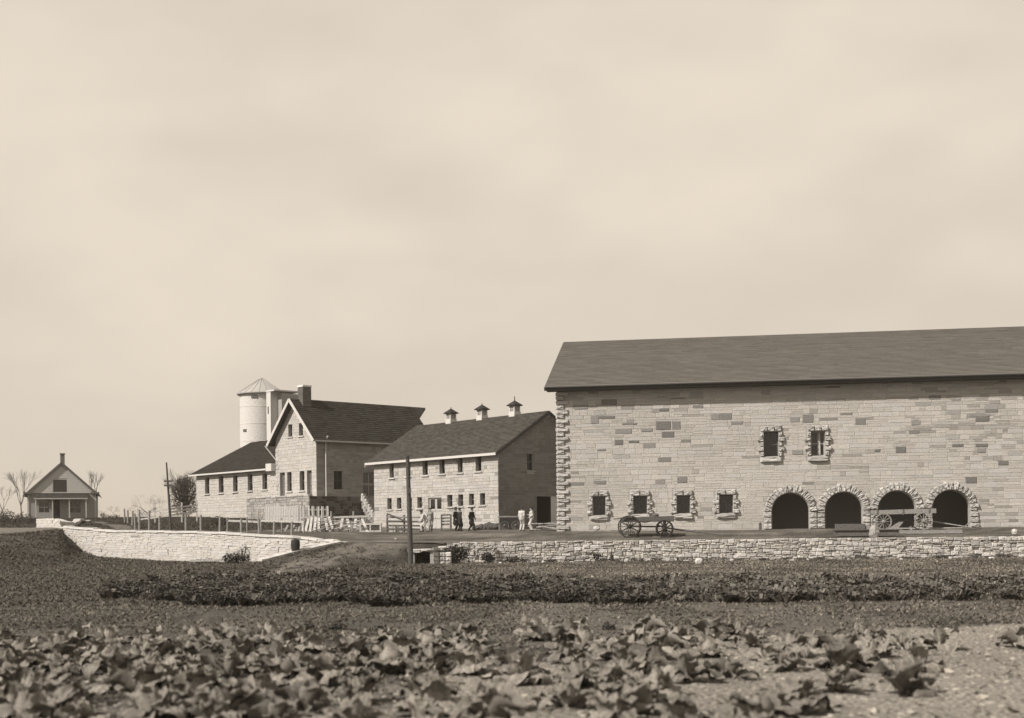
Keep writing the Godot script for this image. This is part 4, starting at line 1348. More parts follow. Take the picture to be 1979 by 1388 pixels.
func build_walls() -> void:
	# dry stone wall below the great barn
	var t := thing("dry_stone_wall", "long dry stone retaining wall of rough pale rubble below the great barn", "wall")
	var line := []
	for b in [846, 900, 1000, 1150, 1300, 1450, 1600, 1750, 1900, 2050, 2250]: line.append(plan(b, curve(EDGE, b)))
	var top := func(x: float) -> float: return 1.17 + 0.05 * noise.get_noise_1d(x * 12.0) - (0.22 * (1.0 - smoothstep(0.0, 1.6, x)))
	var foot := func(_x: float) -> float: return -0.05
	rubble(t, line, top, foot, Vector2(0.07, 0.26), Vector2(0.16, 0.6), 290, M.dry, M.stone_v, [0.74, 0.68, 0.6, 0.8, 0.5], 1.0, 0.016, 0.0)
	# return of its left end, lit on one side
	# limewashed curving wall along the cart road
	var w := thing("limewashed_wall", "long curving limewashed stone retaining wall beside the cart road", "wall")
	var wl := []
	for b in [121, 126, 135, 150, 170, 190, 225, 260, 330, 400, 450, 500, 545, 590, 625, 662]: wl.append(plan(b, curve(EDGE, b) + (1.5 if b == 121 else 0.0)))
	var cum := [0.0]
	for i in wl.size() - 1: cum.append(cum[-1] + wl[i].distance_to(wl[i + 1]))
	var bear := []
	var bs := [121, 126, 135, 150, 170, 190, 225, 260, 330, 400, 450, 500, 545, 590, 625, 662]
	for i in bs.size(): bear.append([cum[i], bs[i]])
	var wt := func(x: float) -> float:
		var b := curve(bear, x)
		return curve(EDGE_Y, b) + 0.06 + 0.02 * noise.get_noise_1d(x * 9.0)
	var wf := func(x: float) -> float:
		var b := curve(bear, x)
		return curve(FOOT_Y, b) - 0.1
	rubble(w, wl, wt, wf, Vector2(0.09, 0.2), Vector2(0.3, 0.8), 290, M.lime, M.lime_v, [0.71, 0.68, 0.73, 0.64], 0.35, 0.008, 0.0)
	var cp := MB.new()
	for i in int(cum[-1] / 0.7):
		var x0: float = i * 0.7
		var a := sample(wl, cum, x0); var b := sample(wl, cum, x0 + 0.685)
		var nn := (b - a).normalized(); var nrm := Vector3(-nn.z, 0, nn.x)
		var lift := rng.randf_range(-0.02, 0.04)
		var ya: float = wt.call(x0) + lift; var yb: float = wt.call(x0 + 0.7) + lift + rng.randf_range(-0.015, 0.015)
		cp = MB.new()
		cp.hexa([a + nrm * 0.08 + Vector3(0, ya - 0.1, 0), b + nrm * 0.08 + Vector3(0, yb - 0.1, 0), b - nrm * 0.5 + Vector3(0, yb - 0.1, 0), a - nrm * 0.5 + Vector3(0, ya - 0.1, 0),
			a + nrm * 0.06 + Vector3(0, ya + 0.02, 0), b + nrm * 0.06 + Vector3(0, yb + 0.02, 0), b - nrm * 0.48 + Vector3(0, yb + 0.03, 0), a - nrm * 0.48 + Vector3(0, ya + 0.03, 0)])
		if rng.randf() > 0.06: part("coping_stone", cp, M.lime[rng.randi() % 4], w)
	# farther wall on the outer side of the bend, by the house
	var o := thing("roadside_wall", "low limewashed wall on the bend of the road below the house", "wall")
	var ol := [plan(72, 101), plan(95, 99), plan(118, 97), plan(133, 97.5), plan(150, 104), plan(165, 116), plan(176, 128)]
	var ocum := [0.0]
	for i in ol.size() - 1: ocum.append(ocum[-1] + ol[i].distance_to(ol[i + 1]))
	var ot := func(x: float) -> float:
		var p := sample(ol, ocum, x)
		return yard_y(p.x, -p.z) + lerp(0.72, 0.3, smoothstep(3.0, 8.0, x))
	var of := func(x: float) -> float:
		var p := sample(ol, ocum, x)
		return yard_y(p.x, -p.z) - 0.1
	rubble(o, ol, ot, of, Vector2(0.14, 0.24), Vector2(0.35, 0.8), 60, M.lime, M.lime_v, [0.71, 0.68, 0.73, 0.64], 0.35, 0.008, 0.0)
	# kerb beside the ramp
	var k := thing("ramp_kerb", "sloping stone kerb beside the ramp in front of the limewashed wall", "kerb")
	var n := 16
	for i in n:
		var b0 := lerp(503.0, 657.0, float(i) / n); var b1 := lerp(503.0, 657.0, (i + 0.96) / n)
		var p := plan(b0, curb_d(b0)); var q := plan(b1, curb_d(b1))
		var y0 := curve(RAMP_Y, b0) + 0.1; var y1 := curve(RAMP_Y, b1) + 0.1
		var mb := MB.new()
		var nn := (q - p).normalized(); var nrm := Vector3(-nn.z, 0, nn.x) * 0.22
		mb.hexa([p + nrm + Vector3(0, y0 - 0.8, 0), q + nrm + Vector3(0, y1 - 0.8, 0), q - nrm * 1.6 + Vector3(0, y1 - 0.8, 0), p - nrm * 1.6 + Vector3(0, y0 - 0.8, 0),
			p + nrm + Vector3(0, y0, 0), q + nrm + Vector3(0, y1, 0), q - nrm * 1.6 + Vector3(0, y1 + 0.04, 0), p - nrm * 1.6 + Vector3(0, y0 + 0.04, 0)])
		part("kerb_stone", mb, M.dry[i % 3], k)
	# culvert mouth at the end of the dry stone wall
	var cx := thing("culvert", "dark culvert mouth with a flat stone lintel beside the pole", "culvert")
	var c := at(816, 1088, 67.6)
	c.y = 0.0
	var bx := MB.new()
	bx.box(c + Vector3(-0.55, 0.33, -0.8), Vector3(0.3, 0.9, 1.8)); bx.box(c + Vector3(0.62, 0.33, -0.8), Vector3(0.34, 0.9, 1.8)); bx.box(c + Vector3(0, 0.3, -1.6), Vector3(1.0, 0.9, 0.1))
	part("side_wall", bx, M.gap, cx)
	for i in 3:
		put_stone(cx, "lintel_stone", stone_xf(c + Vector3(-0.35 + i * 0.62, 0.72 + i * 0.05, 0.1), 0.6, 0.16, 0.12), true, M.dry[i])
	var tp := MB.new(); tp.box(c + Vector3(0.03, 0.76, -0.8), Vector3(1.6, 0.12, 1.7)); part("cover_slab", tp, M.dry[2], cx)
	for i in 9:
		put_stone(cx, "stone", stone_xf(c + Vector3(0.78 + (i % 3) * 0.33, 0.06 + (i / 3) * 0.24, 0.12), 0.31, 0.22, 0.1, rng.randf_range(-0.1, 0.1)), true, M.dry[i % 5])

func sample(line: Array, cum: Array, x: float) -> Vector3:
	var i := 0
	while i < line.size() - 2 and x > cum[i + 1]: i += 1
	return line[i].lerp(line[i + 1], (x - cum[i]) / (cum[i + 1] - cum[i]))

# ------------------------------------------------------------------ fences, poles and yard things
func post_to(mb: MB, p: Vector3, h: float, r: float, lean := Vector3.ZERO) -> void:
	mb.tube([p - Vector3(0, 0.3, 0), p + Vector3(0, h * 0.5, 0) + lean * 0.5, p + Vector3(0, h, 0) + lean], [r, r * 0.95, r * 0.85], 7)

func build_fences() -> void:
	var f := thing("roadside_fence", "line of wooden posts with a pale rail behind the limewashed wall", "fence")
	var prev := Vector3.ZERO
	var list := [[242, 112, 1.25], [248, 106, 1.2], [256, 100, 1.2], [262, 95, 1.2], [270, 89, 1.4], [289, 84.5, 1.45], [309, 83.5, 1.1], [360, 82, 1.25], [389, 80.8, 1.15], [425, 79.5, 1.05], [467, 78.2, 1.0], [502, 77, 1.05], [530, 76, 0.9], [564, 75.2, 0.95]]
	for q in list:
		var p := on_yard(q[0], q[1])
		var mb := MB.new()
		var lean := Vector3(rng.randf_range(-0.06, 0.06), 0, 0)
		post_to(mb, p, q[2], 0.085, lean)
		part("post", mb, M.board, f)
		var top: Vector3 = p + Vector3(0, q[2] * 0.82, 0)
		if prev != Vector3.ZERO:
			for k in 2:
				var wmb := MB.new()
				var dn := Vector3(0, -0.35 * k, 0)
				wmb.tube([prev + dn, (prev + top) * 0.5 + dn - Vector3(0, 0.03, 0), top + dn], [0.007, 0.007, 0.007], 4, false)
				part("wire", wmb, M.iron, f)
		prev = top
	for q in [[440, 505, 84], [505, 588, 82]]:
		var r := MB.new()
		var a := on_yard(q[0], q[2]); var b := on_yard(q[1], q[2] - 1)
		a.y = at(q[0], 1006.5, q[2]).y; b.y = at(q[1], 1009, q[2] - 1).y
		r.bar(a, b, 0.06, 0.13)
		part("rail", r, M.board_pale, f)
	for q in [440, 478, 505, 545, 588]:
		var p := on_yard(q, 83)
		var mb := MB.new(); post_to(mb, p, 1.0, 0.06); part("post", mb, M.board, f)

	# white rail fence behind
	var wf := thing("white_rail_fence", "white three rail board fence beside the hipped wing", "fence")
	var ends := [[268, 118], [300, 116], [330, 116], [352, 118], [381, 122]]
	var tops := [992.0, 988.0, 984.0, 980.0, 976.5]
	for i in ends.size():
		var g := on_yard(ends[i][0], ends[i][1])
		var mb := MB.new(); mb.box(g + Vector3(0, (at(0, tops[i], ends[i][1]).y - g.y) * 0.5 + 0.1, 0), Vector3(0.14, at(0, tops[i], ends[i][1]).y - g.y + 0.3, 0.1)); part("post", mb, M.off_white, wf)
	for i in ends.size() - 1:
		for k in 3:
			var mb := MB.new()
			var a := at(ends[i][0], tops[i] + k * 6.2, ends[i][1] - 0.1); var b := at(ends[i + 1][0], tops[i + 1] + k * 6.2, ends[i + 1][1] - 0.1)
			mb.bar(a, b, 0.03, 0.15)
			part("rail", mb, M.white if i > 0 else M.off_white, wf)

	# tall board fence under the terrace
	var bf := thing("board_fence", "tall fence of upright pale boards below the stone terrace", "fence")
	var x := 512.0
	var i := 0
	while x < 636:
		var w := rng.randf_range(2.4, 3.6)
		var d := lerp(111.0, 107.5, (x - 512) / 124.0)
		var a := at(x, 979 + rng.randf_range(-1, 1) + (1.0 if x > 590 else 0.0), d); var b := at(x + w - 0.35, 1004, d)
		if x < 590 or i % 3 != 2:
			var mb := MB.new()
			mb.box(Vector3((a.x + b.x) * 0.5, (a.y + b.y) * 0.5 - 0.2, -d), Vector3((b.x - a.x) * 1.16, a.y - b.y + 0.5, 0.03), Basis(Vector3.UP, -0.55) * Basis(Vector3(0, 0, 1), rng.randf_range(-0.03, 0.03)))
			part("board", mb, M.board_pale if x < 575 else (M.board if i % 2 else M.board_pale), bf)
		x += w; i += 1
	for y in [985.0, 998.0]:
		var mb := MB.new(); mb.bar(at(512, y, 111.1), at(636, y, 107.6), 0.08, 0.1); part("rail", mb, M.board, bf)

	# low pen of leaning slats
	var pf := thing("slat_pen", "low pen of leaning grey slats with a brace beside the ramp head", "pen")
	x = 583.0
	i = 0
	while x < 676:
		var w := rng.randf_range(2.8, 4.0)
		if i % 4 != 3:
			var d := 88.0
			var top := 998.0 + (2.0 if x > 620 else 0.0) + rng.randf_range(-1.5, 1.5)
			var dark := x > 622 and x < 645
			var mb := MB.new()
			mb.bar(at(x + 1.5 + rng.randf_range(-1, 3), 1033, d), at(x + 1.5, top, d), 0.04, w * d / FOC * 0.72, Vector3.RIGHT)
			part("slat", mb, M.board_dark if dark else (M.board_pale if i % 2 else M.board), pf)
		x += w; i += 1
	for q in [[580, 1001, 622, 999], [645, 1000, 712, 998], [584, 1026, 676, 1027], [645, 1011, 700, 1010]]:
		var mb := MB.new(); mb.bar(at(q[0], q[1], 87.9), at(q[2], q[3], 88.1), 0.06, 0.14); part("rail", mb, M.board_pale, pf)
	var bm := MB.new(); bm.bar(at(603, 1032, 87.5), at(622, 1012, 87.8), 0.05, 0.12); part("brace", bm, M.board_pale, pf)
	for q in [[641, 988], [684, 988], [584, 998], [620, 998]]:
		var g := on_yard(q[0], 88.2)
		var mb := MB.new(); post_to(mb, g, at(q[0], q[1], 88.2).y - g.y, 0.08); part("post", mb, M.board, pf)
	x = 686.0
	while x < 720:
		var mb := MB.new(); mb.bar(at(x, 1008, 89.5), at(x + 0.5, 999, 89.5), 0.03, 0.07, Vector3.RIGHT); part("slat", mb, M.board, pf); x += 4.2

	# white trough
	var tr := thing("white_trough", "white plank feed trough with sloping ends by the pen", "trough")
	var p := on_yard(690, 90.0)
	var tb := MB.new()
	tb.hexa([p + Vector3(-0.45, 0, 0.3), p + Vector3(0.6, 0, 0.3), p + Vector3(0.6, 0, 0.26), p + Vector3(-0.45, 0, 0.26), p + Vector3(-0.75, 0.62, 0.45), p + Vector3(0.75, 0.32, 0.45), p + Vector3(0.75, 0.32, 0.41), p + Vector3(-0.75, 0.62, 0.41)])
	part("side_plank", tb, M.white, tr)
	tb = MB.new(); tb.hexa([p + Vector3(-0.45, 0, -0.3), p + Vector3(0.6, 0, -0.3), p + Vector3(0.6, 0, -0.26), p + Vector3(-0.45, 0, -0.26), p + Vector3(-0.75, 0.62, -0.45), p + Vector3(0.75, 0.42, -0.45), p + Vector3(0.75, 0.42, -0.41), p + Vector3(-0.75, 0.62, -0.41)])
	part("side_plank", tb, M.white, tr)
	tb = MB.new(); tb.box(p + Vector3(0.05, 0.04, 0), Vector3(1.1, 0.06, 0.5)); part("bottom", tb, M.white, tr)
	var bx := thing("white_crate", "low white crate with dark openings beside the trough", "crate")
	p = on_yard(717, 89.5)
	var cb := MB.new()
	for q in [[-0.72, 0.3, 0.1, 0.6], [0.0, 0.3, 0.1, 0.6], [0.72, 0.3, 0.1, 0.6]]: cb.box(p + Vector3(q[0], q[1], 0.3), Vector3(q[2], q[3], 0.08))
	cb.box(p + Vector3(0, 0.56, 0), Vector3(1.6, 0.12, 0.7)); cb.box(p + Vector3(0, 0.05, 0.3), Vector3(1.36, 0.1, 0.07)); cb.box(p + Vector3(0, 0.3, -0.3), Vector3(1.5, 0.5, 0.05))
	part("frame", cb, M.white, bx)

	# gate by the cupola barn
	var gt := thing("plank_gate", "grey plank gate with a slanting brace before the cupola barn", "gate")
	var gd := 93.0
	for q in [[749, 998], [782, 998], [818, 996]]:
		var g := on_yard(q[0], gd); var mb := MB.new(); mb.box(g + Vector3(0, 0.6, 0), Vector3(0.13, at(q[0], q[1], gd).y - g.y + 0.2, 0.12)); part("post", mb, M.board_dark, gt)
	for y in [1000.0, 1008.0, 1016.0, 1023.0]:
		var mb := MB.new(); mb.bar(at(747, y, gd - 0.1), at(820, y + 0.5, gd - 0.1), 0.04, 0.13); part("board", mb, M.board_dark if y > 1002 else M.board, gt)
	var mb2 := MB.new(); mb2.bar(at(748, 993, gd - 0.2), at(790, 1010, gd - 0.2), 0.04, 0.12); part("brace", mb2, M.board_dark, gt)
	for k in 4:
		var mb := MB.new()
		var q := on_yard(756 + k * 9, gd + 0.5); mb.box(q + Vector3(0, 0.24, 0), Vector3(0.26, 0.48, 0.05)); part("kick_board", mb, M.white, gt)
	var rf := thing("hurdle", "short plank hurdle beside the white barn doors", "hurdle")
	for y in [996.0, 1002.0, 1008.0, 1014.0]:
		var mb := MB.new(); mb.bar(at(853, y, 96), at(873, y - 1, 95.5), 0.04, 0.12); part("board", mb, M.board_dark, rf)
	for q in [854, 872]:
		var g := on_yard(q, 95.8); var mb := MB.new(); mb.box(g + Vector3(0, 0.6, 0), Vector3(0.12, 1.35, 0.1)); part("post", mb, M.board_dark, rf)

func build_poles() -> void:
	var t := thing("utility_pole", "tall plain wooden pole standing beside the culvert", "pole")
	var b := at(795, 1092, 66.5); b.y = field_y(b.x, 66.5)
	var h := at(788, 882, 66.5)
	var mb := MB.new()
	mb.tube([b - Vector3(0, 0.4, 0), b.lerp(h, 0.5), h], [0.15, 0.13, 0.1], 10)
	part("shaft", mb, M.pole, t)
	mb = MB.new(); mb.lathe([[0.1, -0.12], [0.115, -0.02], [0.0, 0.04]], 8, h); part("cap", mb, M.iron, t)
	mb = MB.new(); mb.box(b.lerp(h, 0.68) + Vector3(0.05, 0, 0.14), Vector3(0.16, 0.3, 0.12)); part("bracket", mb, M.pole, t)
	var p := thing("telegraph_pole", "slim telegraph pole with two short crossarms beside the cart road", "pole")
	var d := 83.0
	var g := on_yard(331, d); var top := at(322, 894, d)
	mb = MB.new(); mb.tube([g - Vector3(0, 0.4, 0), g.lerp(top, 0.5), top], [0.085, 0.075, 0.05], 8); part("shaft", mb, M.pole, p)
	for y in [930.0, 938.5]:
		var c := at(325.5, y, d - 0.15)
		mb = MB.new(); mb.box(c, Vector3(0.56, 0.1, 0.1)); var arm := part("crossarm", mb, M.pole, p)
		for sx in [-0.2, 0.2]:
			mb = MB.new(); mb.lathe([[0.02, 0.0], [0.03, 0.05], [0.035, 0.1], [0.0, 0.13]], 6, c + Vector3(sx, 0.05, 0)); part("insulator", mb, M.tin, arm)

# spoked cart wheel in the plane z = 0
var wheel_cache := {}
func wheel(parent: Node, r: float, c: Vector3, turn: float, m: Material) -> void:
	var node := Node3D.new(); node.name = numbered("wheel", parent); parent.add_child(node)
	node.transform = Transform3D(Basis(Vector3.UP, turn), c)
	var key := "%.2f" % r
	if not wheel_cache.has(key):
		var rim := MB.new(); var pts := []; var n := 28
		var sec := [Vector2(r, 0.035), Vector2(r, -0.035), Vector2(r - 0.07, -0.03), Vector2(r - 0.07, 0.03)]
		for i in n:
			var a0 := TAU * i / n; var a1 := TAU * (i + 1) / n
			for k in 4:
				var p: Vector2 = sec[k]; var q: Vector2 = sec[(k + 1) % 4]
				rim.quad(Vector3(cos(a0) * p.x, sin(a0) * p.x, p.y), Vector3(cos(a1) * p.x, sin(a1) * p.x, p.y), Vector3(cos(a1) * q.x, sin(a1) * q.x, q.y), Vector3(cos(a0) * q.x, sin(a0) * q.x, q.y))
		var hub := MB.new(); hub.lathe([[0.0, -0.16], [0.06, -0.16], [0.1, -0.06], [0.1, 0.06], [0.06, 0.17], [0.0, 0.17]], 12, Vector3.ZERO, Basis(Vector3.RIGHT, PI / 2))
		var sp := MB.new(); sp.tube([Vector3(0.08, 0, 0), Vector3(r - 0.05, 0, 0)], [0.026, 0.02], 6)
		wheel_cache[key] = [rim.mesh(), hub.mesh(), sp.mesh()]
	var w: Array = wheel_cache[key]
	part_mesh("rim", w[0], m, node); part_mesh("hub", w[1], m, node)
	for i in 12: part_mesh("spoke", w[2], m, node, Transform3D(Basis(Vector3(0, 0, 1), TAU * i / 12), Vector3.ZERO))

func build_wagons() -> void:
	var th := -deg_to_rad(9.1)
	# flat wagon with its pole on the ground
	var d := 75.5
	var c0 := at(1216, 1020, d); var c1 := at(1284, 1020, d - 0.4)
	var gy := yard_y(c0.x, d)
	var t := thing("farm_wagon", "dark farm wagon with tall spoked wheels and pole lowered before the small windows", "wagon", Transform3D(Basis(Vector3.UP, th), Vector3(c0.x, gy, c0.z)))
	var wb := c0.distance_to(c1)
	for s in [0.0, -1.5]:
		wheel(t, 0.68, Vector3(0, 0.68, s), 0.0, M.board_black)
		wheel(t, 0.53, Vector3(wb, 0.53, s), 0.22 if s == 0.0 else 0.22, M.board_black)
	var mb := MB.new(); mb.bar(Vector3(0, 0.68, -1.55), Vector3(0, 0.68, 0.05), 0.1, 0.12); part("axle", mb, M.board_black, t)
	mb = MB.new(); mb.bar(Vector3(wb, 0.53, -1.55), Vector3(wb, 0.53, 0.05), 0.1, 0.12); mb.box(Vector3(wb, 0.82, -0.75), Vector3(0.16, 0.4, 1.1)); part("axle", mb, M.board_black, t)
	mb = MB.new(); mb.bar(Vector3(0, 0.7, -0.75), Vector3(wb, 0.66, -0.75), 0.09, 0.09); part("reach", mb, M.board_black, t)
	for k in 2:
		mb = MB.new(); mb.hexa([Vector3(-0.5, 0.98, -0.15 - k * 1.25), Vector3(wb + 0.55, 1.0, -0.15 - k * 1.25), Vector3(wb + 0.55, 1.0, -0.2 - k * 1.25), Vector3(-0.5, 0.98, -0.2 - k * 1.25),
			Vector3(-0.55, 1.24, -0.1 - k * 1.3), Vector3(wb + 0.62, 1.3, -0.1 - k * 1.3), Vector3(wb + 0.62, 1.3, -0.15 - k * 1.3), Vector3(-0.55, 1.24, -0.15 - k * 1.3)])
		part("side_board", mb, M.board_dark, t)
	for k in 4:
		mb = MB.new(); mb.box(Vector3(wb * 0.5, 0.99, -0.35 - k * 0.28), Vector3(wb + 1.1, 0.05, 0.26)); part("floor_plank", mb, M.board_dark, t)
	mb = MB.new(); mb.bar(Vector3(-0.95, 1.16, -0.75), Vector3(-0.5, 1.2, -0.75), 1.2, 0.05); part("tail_board", mb, M.board_dark, t)
	mb = MB.new(); mb.lathe([[0.0, 0.0], [0.2, 0.03], [0.22, 0.14], [0.12, 0.22], [0.0, 0.22]], 9, Vector3(wb - 0.55, 1.25, -0.6)); part("sack", mb, M.board_dark, t)
	var te := Vector3(wb + 3.4, 0.12, -0.6)
	mb = MB.new(); mb.tube([Vector3(wb - 0.1, 0.6, -0.75), te], [0.055, 0.04], 7); part("pole", mb, M.board_dark, t)
	mb = MB.new(); mb.bar(Vector3(wb + 0.45, 0.55, -1.2), Vector3(wb + 0.45, 0.55, -0.3), 0.06, 0.07); part("whiffletree", mb, M.board_black, t)

	# platform wagon in front of the arches
	d = 77.2
	c0 = at(1708, 1020, d); c1 = at(1786, 1020, d - 0.4)
	gy = yard_y(c0.x, d)
	t = thing("platform_wagon", "pale platform wagon with small spoked wheels in front of the arches", "wagon", Transform3D(Basis(Vector3.UP, th), Vector3(c0.x, gy, c0.z)))
	wb = c0.distance_to(c1)
	for s in [0.0, -1.5]:
		wheel(t, 0.52, Vector3(0, 0.52, s), 0.15, M.board)
		wheel(t, 0.54, Vector3(wb, 0.54, s), 0.0, M.board)
	mb = MB.new(); mb.bar(Vector3(0, 0.52, -1.55), Vector3(0, 0.52, 0.05), 0.1, 0.12); part("axle", mb, M.board_dark, t)
	mb = MB.new(); mb.bar(Vector3(wb, 0.54, -1.55), Vector3(wb, 0.54, 0.05), 0.1, 0.12); mb.box(Vector3(wb, 0.85, -0.75), Vector3(0.2, 0.4, 1.2)); part("axle", mb, M.board_dark, t)
	mb = MB.new(); mb.bar(Vector3(0, 0.56, -0.75), Vector3(wb, 0.58, -0.75), 0.08, 0.08); part("reach", mb, M.board_dark, t)
	for k in 2:
		mb = MB.new(); mb.box(Vector3(wb * 0.5 + 0.08, 1.13, -0.05 - k * 1.4), Vector3(wb + 1.35, 0.28, 0.07), Basis(Vector3(0, 0, 1), 0.018)); part("side_board", mb, M.board, t)
	for k in 5:
		mb = MB.new(); mb.box(Vector3(wb * 0.5 + 0.08, 1.06, -0.24 - k * 0.26), Vector3(wb + 1.3, 0.05, 0.24), Basis(Vector3(0, 0, 1), 0.018)); part("floor_plank", mb, M.board, t)
	for x in [-0.35, wb * 0.5, wb + 0.35]:
		mb = MB.new(); mb.box(Vector3(x, 1.1, 0.0), Vector3(0.07, 0.36, 0.05)); part("stake", mb, M.board_dark, t)
	mb = MB.new(); mb.tube([Vector3(wb + 0.2, 0.58, -0.75), Vector3(wb + 2.9, 0.1, -0.4)], [0.05, 0.04], 7); part("pole", mb, M.board, t)
	mb = MB.new(); mb.tube([Vector3(wb + 2.45, 0.08, -0.5), Vector3(wb + 2.95, 0.55, -0.6)], [0.03, 0.03], 6); part("prop", mb, M.board, t)

	# low sled with upturned runners
	d = 73.6
	var s0 := at(1613, 1030, d)
	gy = yard_y(s0.x, d)
	t = thing("stone_sled", "low plank sled with an upturned nose and a box lying before the second arch", "sled", Transform3D(Basis(Vector3.UP, th), Vector3(s0.x, gy, s0.z)))
	var L := 3.9
	for z in [0.0, -1.0]:
		mb = MB.new(); mb.box(Vector3(L * 0.5 - 0.1, 0.22, z), Vector3(L - 0.2, 0.34, 0.09)); part("runner", mb, M.board_dark, t)
		mb = MB.new()
		mb.hexa([Vector3(L - 0.75, 0.42, z + 0.05), Vector3(L - 0.3, 0.42, z + 0.05), Vector3(L - 0.3, 0.42, z - 0.05), Vector3(L - 0.75, 0.42, z - 0.05), Vector3(L - 0.05, 0.86, z + 0.05), Vector3(L + 0.06, 0.86, z + 0.05), Vector3(L + 0.06, 0.86, z - 0.05), Vector3(L - 0.05, 0.86, z - 0.05)])
		part("runner_nose", mb, M.board, t)
	for k in 5:
		mb = MB.new(); mb.box(Vector3(L * 0.5, 0.415, 0.02 - k * 0.26), Vector3(L, 0.05, 0.25)); part("deck_plank", mb, M.board_dark, t)
	mb = MB.new()
	for z in [-0.02, -0.9]: mb.box(Vector3(0.95, 0.62, z), Vector3(1.65, 0.32, 0.05))
	for x in [0.14, 1.76]: mb.box(Vector3(x, 0.62, -0.46), Vector3(0.05, 0.32, 0.83))
	part("box", mb, M.board_dark, t)
	mb = MB.new()
	mb.hexa([Vector3(1.85, 0.45, 0), Vector3(2.5, 0.45, 0), Vector3(2.5, 0.45, -0.9), Vector3(1.85, 0.45, -0.9), Vector3(1.8, 0.72, 0.0), Vector3(1.95, 0.72, 0.0), Vector3(1.95, 0.72, -0.9), Vector3(1.8, 0.72, -0.9)])
	part("sloping_board", mb, M.board, t)
	# stones lying about
	boulder(on_yard(1690, 72.6) + Vector3(0, 0.1, 0), Vector3(0.62, 0.85, 0.4), "rounded pale boulder leaning against the sled", M.stones[3])
	boulder(on_yard(1961, 73.5) + Vector3(0, 0.1, 0), Vector3(0.34, 0.36, 0.3), "small round white stone on the yard right of the last arch", M.lime[0])
	boulder(on_yard(1153, 82.0) + Vector3(0, 0.1, 0), Vector3(0.45, 0.32, 0.3), "pale loose stone below the first small window", M.lime[3])
	boulder(on_field(1350, 61.5) + Vector3(0, 0.14, 0), Vector3(0.36, 0.38, 0.34), "squarish white stone alone in the grass under the dry stone wall", M.lime[0])
	boulder(on_field(1352, 68.8) + Vector3(0, 0.04, 0), Vector3(0.3, 0.16, 0.3), "flat pale stone at the foot of the dry stone wall", M.dry[0])
	boulder(on_yard(765, 76) , Vector3(0.12, 0.12, 0.12), "tiny white pebble lying on the cart road", M.lime[0])
	var ring := thing("iron_ring", "small pale iron ring standing under the platform wagon", "ring", Transform3D(Basis.IDENTITY, on_yard(1761, 77.5) + Vector3(0, 0.14, 0)))
	mb = MB.new(); var pts := []; var rr := []
	for i in 17: pts.append(Vector3(cos(TAU * i / 16.0) * 0.1, sin(TAU * i / 16.0) * 0.1, 0)); rr.append(0.025)
	mb.tube(pts, rr, 6, false); part("hoop", mb, M.tin, ring)
	for i in 14:
		var b := 880.0 + i * 78.0 + rng.randf_range(-30, 30)
		boulder(on_field(b, rng.randf_range(67.8, 69.2)) - Vector3(0, 0.03, 0), Vector3(rng.randf_range(0.16, 0.4), rng.randf_range(0.1, 0.24), 0.25), "pale stone fallen from the dry stone wall into the grass", M.dry[i % 5], "fallen wall stones")
	# short post beside the first arch
	var sp := thing("stub_post", "short dark wooden stub post left of the first arch", "post", Transform3D(Basis.IDENTITY, on_yard(1470, 79.5)))
	mb = MB.new(); mb.box(Vector3(0, 0.2, 0), Vector3(0.16, 0.52, 0.16)); mb.hexa([Vector3(-0.08, 0.46, 0.08), Vector3(0.08, 0.46, 0.08), Vector3(0.08, 0.46, -0.08), Vector3(-0.08, 0.46, -0.08), Vector3(-0.02, 0.54, 0.02), Vector3(0.02, 0.54, 0.02), Vector3(0.02, 0.54, -0.02), Vector3(-0.02, 0.54, -0.02)])
	part("shaft", mb, M.board_dark, sp)
	# long timber lying beside the wheels
	var tm := thing("timber_beam", "long pale squared timber lying under the platform wagon", "timber", Transform3D(Basis(Vector3.UP, th), on_yard(1790, 75.6)))
	mb = MB.new(); mb.box(Vector3(0, 0.12, 0), Vector3(4.2, 0.22, 0.24)); part("beam", mb, M.board, tm)
	# barrel on the kerb
	var bb := 571.0
	var bp := plan(bb, curb_d(bb) + 0.1)
	var ba := thing("barrel", "dark wooden barrel standing on the kerb against the limewashed wall", "barrel", Transform3D(Basis.IDENTITY, Vector3(bp.x, curve(RAMP_Y, bb) + 0.1, bp.z)))
	mb = MB.new(); mb.lathe([[0.0, 0.0], [0.2, 0.0], [0.25, 0.2], [0.26, 0.33], [0.24, 0.5], [0.2, 0.64], [0.18, 0.64], [0.18, 0.58], [0.0, 0.58]], 18); part("staves", mb, M.board_black, ba)
	for y in [0.1, 0.22, 0.44, 0.56]:
		mb = MB.new(); var r2 = 0.262 - abs(y - 0.33) * 0.13; mb.lathe([[r2 - 0.01, y - 0.022], [r2 + 0.006, y], [r2 - 0.012, y + 0.022]], 18); part("hoop", mb, M.iron, ba)
	mb = MB.new(); mb.box(Vector3(0.03, 0.7, 0), Vector3(0.46, 0.05, 0.4)); part("lid_board", mb, M.board_black, ba)

	# cart body by the shaded end wall
	d = 96.0
	var cp := on_yard(982, d)
	t = thing("cart_box", "dark open cart box standing by the corner of the cupola barn", "cart", Transform3D(Basis(Vector3.UP, 0.1), cp))
	mb = MB.new(); mb.box(Vector3(0, 1.02, 0), Vector3(1.5, 0.1, 0.9)); part("top_rail", mb, M.board, t)
	mb = MB.new(); mb.box(Vector3(0, 0.6, 0.4), Vector3(1.35, 0.62, 0.05)); mb.box(Vector3(0, 0.6, -0.4), Vector3(1.35, 0.62, 0.05)); part("side", mb, M.board_black, t)
	for x in [-0.68, 0.68]:
		mb = MB.new(); mb.box(Vector3(x, 0.5, 0.3), Vector3(0.1, 1.0, 0.1)); part("leg", mb, M.board, t)
